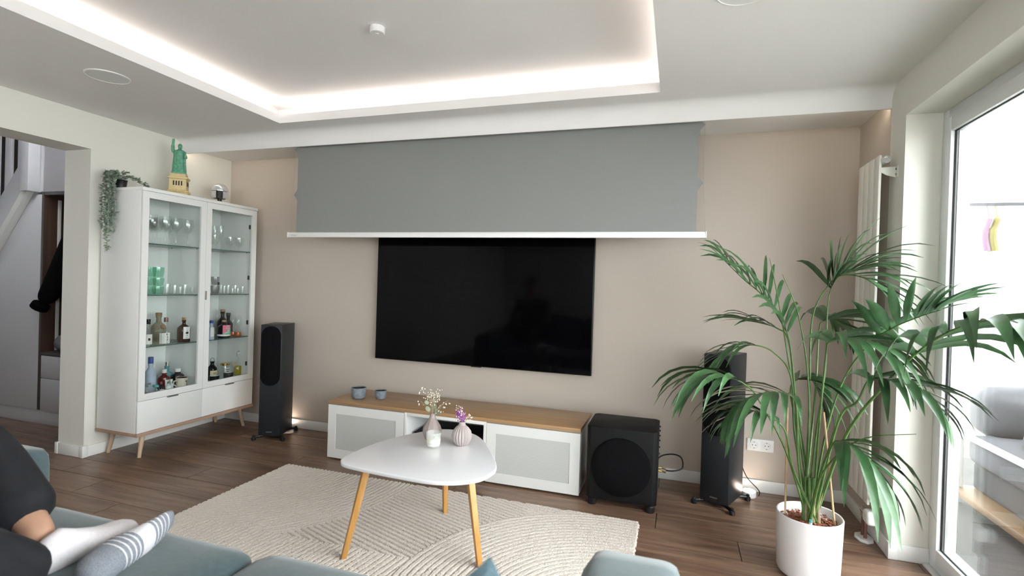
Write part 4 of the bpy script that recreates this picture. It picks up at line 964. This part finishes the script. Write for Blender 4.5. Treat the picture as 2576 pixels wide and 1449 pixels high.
for (a, b_, c_) in (((1998, 1000, 2.72), (1958, 755, 2.74), (1936, 650, 2.75)), ((2035, 1000, 2.66), (2010, 800, 2.66), (1968, 690, 2.66)), ((2070, 1190, 2.55), (2160, 1108, 2.44), (2305, 1092, 2.30)), ((2070, 1180, 2.6), (2098, 1080, 2.6), (2107, 1036, 2.6))):
    path = cr([Vector((rn.uniform(-.02, .02), rn.uniform(-.02, .02), 0)), PX(*a), PX(*b_), PX(*c_)], 8); K = len(path)
    MB().tube(path, [.0045*(1-.85*(i/K)**2) for i in range(K)], 6).build('spear_leaf', 'stem', palm)
for (x0, x1, r) in ((-.022, -.02, .013), (.004, .012, .014), (.028, .036, .011), (-.004, -.008, .012)):
    y0 = rn.uniform(-.03, .01); MB().tube([(x0, y0, -.004), (x0*.9, y0, .10), (x1, y0+.01, .20)], [r, r*.8, r*.45], 9).build('stem_base', 'stem', palm)
    MB().tube([(x0+.006, y0-.008, -.002), (x0*.9+.006, y0-.008, .08), (x1+.012, y0-.006, .14)], [r*.8, r*.55, .001], 7).build('husk', 'husk', palm)
for a, b_ in (((1975, 1289), (1981, 1025)), ((2100, 1318), (2072, 1037))):
    p0 = at_z(a, .245); p0 = Vector((p0.x, p0.y, .236))-Vector((PC.x, PC.y, .236)); p1 = PX(*b_, p0.y+PC.y)
    MB().tube([p0, p0.lerp(p1, .5), p1], .0045, 8).build('support_cane', 'bamboo', palm)

# ================================================================== SOFA
t = thing('sofa', 'teal fabric two-seat sofa in the foreground facing the TV', 'sofa', (-1.15, .63, 0))
def sb(name, a, b, r, puff, parent=t, n=10): return soft_box(name, (a[0]+1.15, a[1]-.63, a[2]), (b[0]+1.15, b[1]-.63, b[2]), 'sofa', parent, r, puff, n)
sb('base', (-2.10, .06, .10), (-.20, 1.17, .27), .03, 0)
sb('seat_cushion', (-2.095, .33, .265), (-1.165, 1.240, .462), .05, .018, n=14)
sb('seat_cushion', (-1.155, .33, .265), (-.205, 1.262, .460), .05, .018, n=14)
sb('back_frame', (-2.35, -.06, .10), (.04, .12, .72), .05, 0)
sb('back_cushion', (-2.09, .10, .42), (-1.165, .36, .86), .08, .03)
sb('back_cushion', (-1.155, .10, .42), (-.21, .36, .86), .08, .03)
sb('armrest', (-2.345, -.02, .10), (-2.105, 1.265, .645), .055, .006, n=14)
sb('armrest', (-.195, -.02, .10), (.045, 1.320, .628), .055, .006, n=14)
for x in (-2.25, -.07):
    for y in (.06, 1.15): MB().tube([(x+1.15, y-.63, .0), (x+1.15, y-.63, .11)], [.015, .022], 12).build('leg', 'black_plastic', t)
def throw_pillow(label, loc, rot, s):
    N = 14; vs = []; fs = []
    for side in (1, -1):
        o_ = len(vs)
        for j in range(N+1):
            for i in range(N+1):
                u, v = 2*i/N-1, 2*j/N-1; e = (1-u**4)*(1-v**4); pin = 1-.10*(1-abs(u)**2)*abs(v)**3-.0
                px = u*(1-.09*(1-u*u)*0-.10*(1-v*v)*0)*s*(1-.08*(1-abs(v)**1.5)*abs(u)); pz = v*s*(1-.08*(1-abs(u)**1.5)*abs(v))
                vs.append((px, side*.075*e**.55, pz))
        for j in range(N):
            for i in range(N): fs.append((o_+j*(N+1)+i, o_+j*(N+1)+i+1, o_+(j+1)*(N+1)+i+1, o_+(j+1)*(N+1)+i))
    o = MB().add(vs, fs).build('throw_pillow', 'pillow', None, smooth=80); o.location = loc; o.rotation_euler = rot
    return tag(o, label, 'pillow')
throw_pillow('blue-teal throw pillow with its corner poking up beside the right sofa arm', (-.236, .575, .690), (math.radians(-6), math.radians(-38), math.radians(8)), .175)

# ================================================================== PERSON
M['skin'] = P('skin', (.44, .255, .17), .5, var=.08, scale=20, spec=.4)
M['trouser'] = P('trouser', (.009, .0095, .013), .85, var=.2, scale=25, bump=.15, bscale=40)
M['shirt'] = P('shirt', (.03, .03, .035), .85, var=.15, scale=25)
M['hair'] = P('hair', (.03, .02, .012), .6, var=.3, scale=80)
M['sock_white'] = P('sock_white', (.74, .71, .73), .9, var=.04, scale=120, bump=.2, bscale=300)
def sock_mat():
    m, nt, b = new_mat('sock_striped'); tc = nt.nodes.new('ShaderNodeTexCoord'); sp = nt.nodes.new('ShaderNodeSeparateXYZ')
    nt.links.new(tc.outputs['Object'], sp.inputs[0])
    r = nt.nodes.new('ShaderNodeValToRGB'); cr_ = r.color_ramp; cr_.interpolation = 'CONSTANT'
    g, w = (.23, .25, .29, 1), (.70, .69, .72, 1); stops = [(0, g)]
    for a in (.30, .355, .41, .455): stops += [(a, w), (a+.014, g)]
    stops += [(.50, w), (.645, g)]
    for a in (.675, .725, .775, .835): stops += [(a, w), (a+.014, g)]
    while len(cr_.elements) > 1: cr_.elements.remove(cr_.elements[-1])
    cr_.elements[0].position = 0; cr_.elements[0].color = g
    for p_, c_ in stops[1:]:
        e_ = cr_.elements.new(p_); e_.color = c_
    mr = nt.nodes.new('ShaderNodeMapRange'); mr.inputs['From Min'].default_value = -.05; mr.inputs['From Max'].default_value = .21
    nt.links.new(sp.outputs['Y'], mr.inputs['Value']); nt.links.new(mr.outputs[0], r.inputs['Fac'])
    n = nt.nodes.new('ShaderNodeTexNoise'); n.inputs['Scale'].default_value = 350; nt.links.new(tc.outputs['Object'], n.inputs['Vector'])
    mx = nt.nodes.new('ShaderNodeMix'); mx.data_type = 'RGBA'; mx.blend_type = 'OVERLAY'; mx.inputs['Factor'].default_value = .55
    nt.links.new(r.outputs['Color'], mx.inputs['A']); nt.links.new(n.outputs['Fac'], mx.inputs['B']); nt.links.new(mx.outputs['Result'], b.inputs['Base Color'])
    b.inputs['Roughness'].default_value = .9
    return m
M['sock_striped'] = sock_mat()
def skin_mesh(name, verts, edges, radii, mat, parent, root=0, sub=2):
    me = bpy.data.meshes.new(name); me.from_pydata([tuple(v) for v in verts], edges, []); me.update()
    o = bpy.data.objects.new(name, me); COL.objects.link(o)
    sk = o.modifiers.new('skin', 'SKIN'); sk.use_smooth_shade = True
    for i, r in enumerate(radii):
        sv = me.skin_vertices[0].data[i]; sv.radius = r if isinstance(r, tuple) else (r, r); sv.use_root = (i == root)
    sb_ = o.modifiers.new('sub', 'SUBSURF'); sb_.levels = sub; sb_.render_levels = sub
    bpy.context.view_layer.update()
    m2 = bpy.data.meshes.new_from_object(o.evaluated_get(bpy.context.evaluated_depsgraph_get()))
    bpy.data.objects.remove(o); m2.materials.clear(); m2.materials.append(M[mat]); m2.name = name
    for p_ in m2.polygons: p_.use_smooth = True
    n = bpy.data.objects.new(name, m2); COL.objects.link(n); n.parent = parent
    return n
PO = Vector((-1.83, .55, .45))
per = thing('person', 'person sitting on the sofa in black cropped trousers and ankle socks, feet on the seat', 'person', PO)
V = lambda x, y, z: Vector((x, y, z))-PO
# joints (world): pelvis, hips, knees, ankles
pel = V(-1.82, .50, .58); hl = V(-1.92, .54, .57); hr = V(-1.72, .52, .57)
kl = V(-1.955, .945, .79); al = V(-1.592, .935, .535)
kr = V(-1.53, .58, .74); ar = V(-1.44, .84, .515)
spine = [V(-1.83, .46, .70), V(-1.85, .42, .88), V(-1.86, .41, 1.02)]
nk, hd_ = V(-1.86, .42, 1.12), V(-1.86, .44, 1.24)
shl, shr = V(-2.04, .42, 1.02), V(-1.68, .42, 1.02); ell, elr = V(-2.10, .55, .80), V(-1.60, .50, .78); wl_, wr_ = V(-1.98, .74, .72), V(-1.66, .68, .70)
vs = [pel]+spine+[nk, hd_, hl, kl.lerp(hl, .5), kl, kl.lerp(al, .35), kl.lerp(al, .7), al, hr, kr.lerp(hr, .5), kr, kr.lerp(ar, .5), ar, shl, ell, wl_, shr, elr, wr_]
es = [(0,1),(1,2),(2,3),(3,4),(4,5),(0,6),(6,7),(7,8),(8,9),(9,10),(10,11),(0,12),(12,13),(13,14),(14,15),(15,16),(3,17),(17,18),(18,19),(3,20),(20,21),(21,22)]
rd = [.125, .115, .12, .115, .055, .06, .085, .078, .058, .056, .046, .036, .085, .078, .058, .052, .036, .055, .042, .030, .055, .042, .030]
body = skin_mesh('body', vs, es, rd, 'skin', per)
# head shape, hair
hm = MB().sphere(V(-1.86, .435, 1.245), .098, 20, 14, (.80, .95, 1.18)).build('head', 'skin', body, smooth=80)
MB().sphere(V(-1.86, .415, 1.275), .104, 20, 14, (.84, .95, 1.05)).build('hair', 'hair', per, smooth=80)
MB().tube([V(-1.86, .525, 1.255), V(-1.86, .545, 1.225), V(-1.86, .528, 1.215)], [.008, .014, .010], 8).build('nose', 'skin', hm)
for sx in (-1, 1):
    MB().sphere(V(-1.86+sx*.033, .518, 1.255), .011, 10, 8).build('eye', 'label_white', hm); MB().sphere(V(-1.86+sx*.080, .43, 1.24), .022, 10, 8, (.4, .8, 1.2)).build('ear', 'skin', hm)
MB().tube([V(-1.882, .518, 1.190), V(-1.86, .525, 1.188), V(-1.838, .518, 1.190)], .005, 8).build('mouth', 'pink', hm)
# clothes
tv = [pel, hl, hl.lerp(kl, .55), kl, kl.lerp(al, .45), kl.lerp(al, .84), hr, hr.lerp(kr, .55), kr, kr.lerp(ar, .45), kr.lerp(ar, 1.0), V(-1.82, .47, .66)]
skin_mesh('trousers', tv, [(0,1),(1,2),(2,3),(3,4),(4,5),(0,6),(6,7),(7,8),(8,9),(9,10),(0,11)], [.135, .105, .098, .088, .084, .082, .105, .10, .088, .085, .078, .132], 'trouser', per)
skin_mesh('shirt', [V(-1.82, .485, .64)]+spine+[shl, shl.lerp(ell, .6), shr, shr.lerp(elr, .6)], [(0,1),(1,2),(2,3),(3,4),(4,5),(3,6),(6,7)], [.14, .128, .132, .12, .07, .062, .07, .062], 'shirt', per)
# hands: palm and five fingers
def hand(wr0, dr, name, sg):
    d = dr.normalized(); s = d.cross(Vector((0, 0, 1))).normalized()*sg; u = s.cross(d).normalized()*sg
    vs = [wr0, wr0+d*.05, wr0+d*.085]; es = [(0, 1), (1, 2)]; rd = [(.024, .017), (.034, .014), (.034, .013)]
    for k, (off, ln) in enumerate(((.030, .062), (.010, .074), (-.010, .070), (-.028, .056))):
        b0 = len(vs); p = wr0+d*.088+s*off; vs += [p, p+d*ln*.45-u*.006, p+d*ln*.8-u*.022, p+d*ln-u*.034]; es += [(2, b0), (b0, b0+1), (b0+1, b0+2), (b0+2, b0+3)]; rd += [.009, .0085, .008, .007]
    b0 = len(vs); p = wr0+d*.03+s*.036; vs += [p, p+d*.03+s*.018-u*.008, p+d*.055+s*.022-u*.018]; es += [(1, b0), (b0, b0+1), (b0+1, b0+2)]; rd += [.012, .010, .008]
    skin_mesh(name, vs, es, rd, 'skin', per, 0, 1)
hand(wl_, Vector((.5, .8, -.25)), 'hand', 1); hand(wr_, Vector((-.4, .9, -.1)), 'hand', -1)
# feet: lofted sections along local +y, heel at y=-.05, toe at .21; x = width, z = sole(-) to instep(+)
def foot(name, mat, heel, toe, upv, ankle=True):
    secs = [(-.052, .012, .020, .012), (-.045, .026, .030, .028), (-.020, .034, .036, .060 if ankle else .045), (.015, .035, .034, .072 if ankle else .050), (.060, .037, .034, .050), (.110, .043, .034, .030), (.150, .046, .030, .018), (.180, .043, .024, .014), (.200, .034, .018, .010), (.210, .016, .010, .006)]
    N = 20; vs = []
    for (y, w, lo, hi) in secs:
        for j in range(N):
            a = 2*math.pi*j/N; z = math.sin(a); vs.append((w*math.cos(a)*(1+.08*math.cos(a)*(y > .08)), y, (hi if z > 0 else lo)*z))
    fs = [(i*N+j, i*N+(j+1) % N, (i+1)*N+(j+1) % N, (i+1)*N+j) for i in range(len(secs)-1) for j in range(N)]+[tuple(range(N)), tuple((len(secs)-1)*N+j for j in range(N))]
    o = MB().add(vs, fs).build(name, mat, per, smooth=80)
    y = (toe-heel).normalized(); x = y.cross(upv).normalized(); z = x.cross(y)
    sc = (toe-heel).length/.262
    o.matrix_local = Matrix.Translation(heel+y*.052*sc) @ Matrix(((x.x, y.x, z.x, 0), (x.y, y.y, z.y, 0), (x.z, y.z, z.z, 0), (0, 0, 0, 1))) @ Matrix.Scale(sc, 4)
    return o
fw = foot('sock', 'sock_white', V(-1.560, .880, .500), V(-1.585, 1.160, .500), Vector((.10, -.25, .95))); fw['label'] = 'white ankle sock with grey grip sole'
fg = foot('sock', 'sock_striped', V(-1.395, .900, .492), V(-1.468, 1.190, .512), Vector((-.85, -.25, .45)), False); fg['label'] = 'grey and white striped ankle sock'
for k in range(6): MB().sphere((.030, .02+.026*k, -.028), .009, 8, 6, (1, 1.2, .5)).build('grip_dot', 'print_grey', fw)

# ================================================================== HALL BEHIND THE DOORWAY
HX1 = XL-.253
struct(B('wall_hall_rear', (-7.6, 3.45, -.06), (HX1, 3.6, 3.2), P('hall_shade', (.07, .062, .056), .9, var=.05)))  # shade behind the balusters is put into this wall's colour
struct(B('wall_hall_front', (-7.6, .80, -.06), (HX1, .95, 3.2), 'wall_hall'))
m = MB().box((-7.75, .80, -.06), (-7.6, 1.4, 3.2)).box((-7.75, 2.3, -.06), (-7.6, 3.6, 3.2)).box((-7.75, 1.4, 2.1), (-7.6, 2.3, 3.2)).box((-7.75, 1.4, -.06), (-7.6, 2.3, .1))
struct(m.build('wall_hall_end', 'wall_hall'))
d_ = struct(bpy.data.objects.new('door_1', None)); COL.objects.link(d_); d_['label'] = 'glazed front door at the end of the hall'
MB().box((-7.70, 1.4, .1), (-7.64, 1.79, 2.1)).box((-7.70, 1.91, .1), (-7.64, 2.3, 2.1)).box((-7.70, 1.52, 1.98), (-7.64, 2.18, 2.1)).box((-7.70, 1.52, .1), (-7.64, 2.18, 1.2)).build('frame', 'pvc', d_, bevel=.004)
B('pane', (-7.675, 1.79, 1.2), (-7.665, 1.91, 1.98), 'window_glass', d_)
portal('portal_hall', (-7.80, 1.85, 1.6), .9, .14, (0, -math.pi/2, 0))
struct(B('ceiling_hall', (-7.6, .95, 3.0), (HX1, 3.45, 3.05), 'white_ceiling'))
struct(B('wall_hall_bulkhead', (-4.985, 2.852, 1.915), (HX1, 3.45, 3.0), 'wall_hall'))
M['coat'] = P('coat', (.004, .004, .0045), .95, spec=.1, var=.2, scale=30)
M['hall_white'] = P('hall_white', (.68, .69, .72), .4, var=.01)
M['walnut'] = wood('walnut', (.055, .028, .020), (.105, .055, .038), (14, 14, 1), .5, 3)
M['dark_edge'] = P('dark_edge', (.10, .085, .085), .5, var=.05)
hy = 2.85
t = thing('hall_wardrobe', 'white built-in hall wardrobe under the stairs with open walnut coat niche', 'wardrobe', (-5.2, hy, 0))
def HB(name, a, b, mat, parent=t, bevel=.001): return B(name, (a[0]+5.2, a[1]-hy, a[2]), (b[0]+5.2, b[1]-hy, b[2]), mat, parent, bevel)
sl = 1.19; rz = lambda x: 1.405+sl*(x+5.518)      # underside of the stair moulding
MB().prism([(-6.55+5.2, .118), (-4.997+5.2, .118), (-4.997+5.2, 1.895), (-5.105+5.2, rz(-5.105)), (-6.55+5.2, max(.2, rz(-6.55)))], 0, .02, 'y').build('tall_door', 'hall_white', t, bevel=.001)
HB('plinth', (-6.6, hy+.012, 0), (-4.70, hy+.03, .115), 'hall_white'); HB('plinth_return', (-4.70, hy+.012, 0), (-4.68, hy+.40, .115), 'hall_white')
HB('niche_side', (-4.990, hy-.002, .118), (-4.968, hy+.42, 1.912), 'walnut'); HB('niche_edge', (-4.995, hy-.004, .118), (-4.970, hy-.002, 1.912), 'dark_edge')
HB('niche_back', (-4.968, hy+.40, .58), (-4.30, hy+.42, 1.89), 'walnut'); HB('niche_top', (-4.968, hy-.002, 1.888), (-4.30, hy+.42, 1.912), 'dark_edge')
HB('niche_side', (-4.30, hy-.002, .118), (-4.28, hy+.42, 1.912), 'walnut')
HB('niche_shelf', (-4.968, hy-.002, .572), (-4.30, hy+.40, .595), 'dark_edge')
HB('corner_strip', (-4.968, hy+.095, .60), (-4.958, hy+.118, 1.86), 'trim')
HB('drawer', (-4.966, hy, .385), (-4.30, hy+.02, .568), 'hall_white'); HB('drawer', (-4.966, hy, .118), (-4.30, hy+.02, .381), 'hall_white'); HB('carcass', (-4.966, hy+.021, .118), (-4.30, hy+.40, .566), 'hall_white')
HB('coat_hook', (-4.62, hy+.30, 1.70), (-4.60, hy+.40, 1.73), 'steel')
t = thing('staircase', 'white wooden staircase side with boards and post above the hall wardrobe', 'staircase', (-5.6, hy, 0))
o5 = 5.6
tz_ = lambda x: 1.852+sl*(x+5.535)
MB().prism([(-6.95+o5, .15), (-5.105+o5, rz(-5.105)+.002), (-4.998+o5, 1.92), (-4.998+o5, 2.60), (-5.0+o5, tz_(-5.0)), (-6.95+o5, max(.3, tz_(-6.95)))], .002, .045, 'y').build('stringer', 'hall_white', t, bevel=.002)
MB().prism([(-6.6+o5, rz(-6.6)), (-5.06+o5, rz(-5.06)), (-5.06+o5, rz(-5.06)+.09), (-6.6+o5, rz(-6.6)+.09)], -.055, .0, 'y').build('moulding', 'trim', t, bevel=.004)
B('newel_post', (-5.125+o5, -.085, 1.912), (-5.030+o5, .0, 2.995), 'hall_white', t, bevel=.004)
for x0, x1 in ((-5.665, -5.585), (-5.503, -5.420), (-5.338, -5.258), (-5.176, -5.10), (-5.83, -5.75)): B('baluster', (x0+o5, .01, tz_(x0)-.05), (x1+o5, .03, 2.99), 'hall_white', t, bevel=.002)
for k in range(9):
    x = -6.75+.20*k; z = .40+.20*k*1.19
    if z < 2.5: B('tread', (x+o5-.02, .05, z), (min(x+.24, -5.0)+o5, .595, z+.04), 'walnut', t, bevel=.003)
t = thing('jacket', 'black jacket hanging in the hall coat niche', 'jacket', (-4.62, 2.98, 0))
skin_mesh('shell', [(-.06, .08, 1.70), (-.06, .05, 1.42), (-.07, .02, 1.18), (-.06, .02, .98), (-.14, 0, 1.60), (-.19, -.06, 1.34), (-.25, -.11, 1.12), (-.31, -.15, .99), (.14, .05, 1.55), (.16, .02, 1.2), (.16, .0, .98)], [(0,1),(1,2),(2,3),(0,4),(4,5),(5,6),(6,7),(0,8),(8,9),(9,10)], [(.15,.08), (.19,.10), (.19,.10), (.17,.09), .10, .095, .085, .064, .08, .07, .055], 'coat', t, 0, 2)
MB().tube([(-.306, -.158, .992), (-.328, -.166, .958)], .062, 14).build('cuff', 'coat', t)
t = soft_box('hall_cushion', (-4.945, 2.90, .595), (-4.50, 3.20, .735), 'mesh_panel', None, .065, .01); t.data.materials.clear(); t.data.materials.append(P('hall_cushion', (.22, .23, .24), .9, var=.15, scale=40, bump=.5, bscale=60))
tag(t, 'grey rolled cushion lying on the hall niche shelf', 'cushion')

# ================================================================== TERRACE
M['terrace'] = P('terrace', (.022, .020, .020), .7, var=.25, scale=3)
struct(B('floor_terrace', (XR+.256, 2.35, -.16), (3.4, 5.2, -.045), 'terrace'))
M['paving'] = P('paving', (.40, .39, .37), .8, var=.12, scale=4)
struct(MB().box((XR+.256, -8, -.16), (14, 2.35, -.047)).box((3.4, 2.35, -.16), (14, 14, -.047)).box((XR+.256, 5.2, -.16), (3.4, 14, -.047)).build('floor_paving', 'paving'))
struct(B('wall_garden', (1.4, 7.4, -.045), (14, 7.6, 3.0), P('garden_wall', (.85, .86, .86), .9, var=.02)))
M['outdoor_fabric'] = P('outdoor_fabric', (.055, .058, .066), .95, var=.10, scale=50, bump=.1, bscale=300)
M['outdoor_dark'] = P('outdoor_dark', (.02, .021, .025), .9, var=.1, scale=50)
M['teak'] = wood('teak', (.10, .05, .014), (.15, .085, .03), (14, .8, 14), .55, 3)
t = thing('outdoor_sofa', 'grey cushioned outdoor sofa with white rail on the terrace behind the glass', 'sofa', (2.2, 3.2, -.045))
def ob(name, a, b, mat, r=.05, puff=.02, n=8): return soft_box(name, (a[0]-2.2, a[1]-3.2, a[2]+.045), (b[0]-2.2, b[1]-3.2, b[2]+.045), mat, t, r, puff, n)
ob('seat_cushion', (1.80, 3.32, .23), (2.62, 4.04, .42), 'outdoor_fabric'); ob('seat_cushion', (1.80, 2.55, .23), (2.62, 3.30, .42), 'outdoor_fabric')
ob('back_cushion', (2.36, 3.30, .40), (2.66, 4.02, .70), 'outdoor_fabric', .08, .04); ob('back_cushion', (2.36, 2.55, .40), (2.66, 3.28, .70), 'outdoor_fabric', .08, .04)
ob('side_cushion', (1.86, 3.90, .40), (2.45, 4.16, .70), 'outdoor_fabric', .08, .03)
ob('under_frame', (1.86, 2.5, .05), (2.65, 4.08, .22), 'outdoor_dark', .02, 0)
B('rail', (-.44, -.72, .435), (-.40, .90, .462), P('rail_grey', (.28, .29, .31), .4, var=.02), t, bevel=.003)
B('base_board', (-.46, -.72, .06), (-.30, .90, .10), 'teak', t, bevel=.003)
for y in (-.68, .05, .85):
    B('leg', (-.44, y, 0), (-.40, y+.04, .435), 'pvc', t, bevel=.002); B('leg', (.40, y, 0), (.44, y+.04, .10), 'pvc', t, bevel=.002)
t = thing('outdoor_cushion', 'large pale grey cushion leaning on the outdoor sofa', 'cushion', (2.05, 3.42, .52))
o = soft_box('cover', (-.10, -.30, -.14), (.10, .30, .24), 'outdoor_fabric', t, .09, .04); t.rotation_euler = (0, .35, .2)
t = thing('washing_line', 'dark horizontal bar between two posts on the terrace', 'washing line', (2.4, 4.6, -.045))
B('bar', (-.75, -.01, 1.992), (1.5, .01, 2.014), P('dark_bar', (.028, .029, .036), .6, var=.05), t); B('post', (-.77, -.02, 0), (-.73, .02, 2.05), 'pvc', t, bevel=.003); B('post', (1.48, -.02, 0), (1.52, .02, 2.05), 'pvc', t, bevel=.003)
M['pink_plastic'] = P('pink_plastic', (.11, .055, .10), .6, var=.05); M['yellow_plastic'] = P('yellow_plastic', (.115, .10, .018), .6, var=.05)
for nm, mt, px, lb in (('pink', 'pink_plastic', 2480, 'pink ribbon toy hanging outside behind the patio door'), ('yellow', 'yellow_plastic', 2500, 'yellow ribbon toy hanging outside behind the patio door')):
    p = at_y((px, 600), 4.6)
    m = MB().tube(cr([(p.x, 4.6, 1.952), (p.x+.01, 4.59, 1.85), (p.x-.015, 4.6, 1.74), (p.x, 4.6, 1.62)], 5), [.004]*5+[.022]*4+[.032]*4+[.034]*3, 10, flat=.9)
    tag(m.build('hanging_ribbon', mt), lb, 'ribbon')
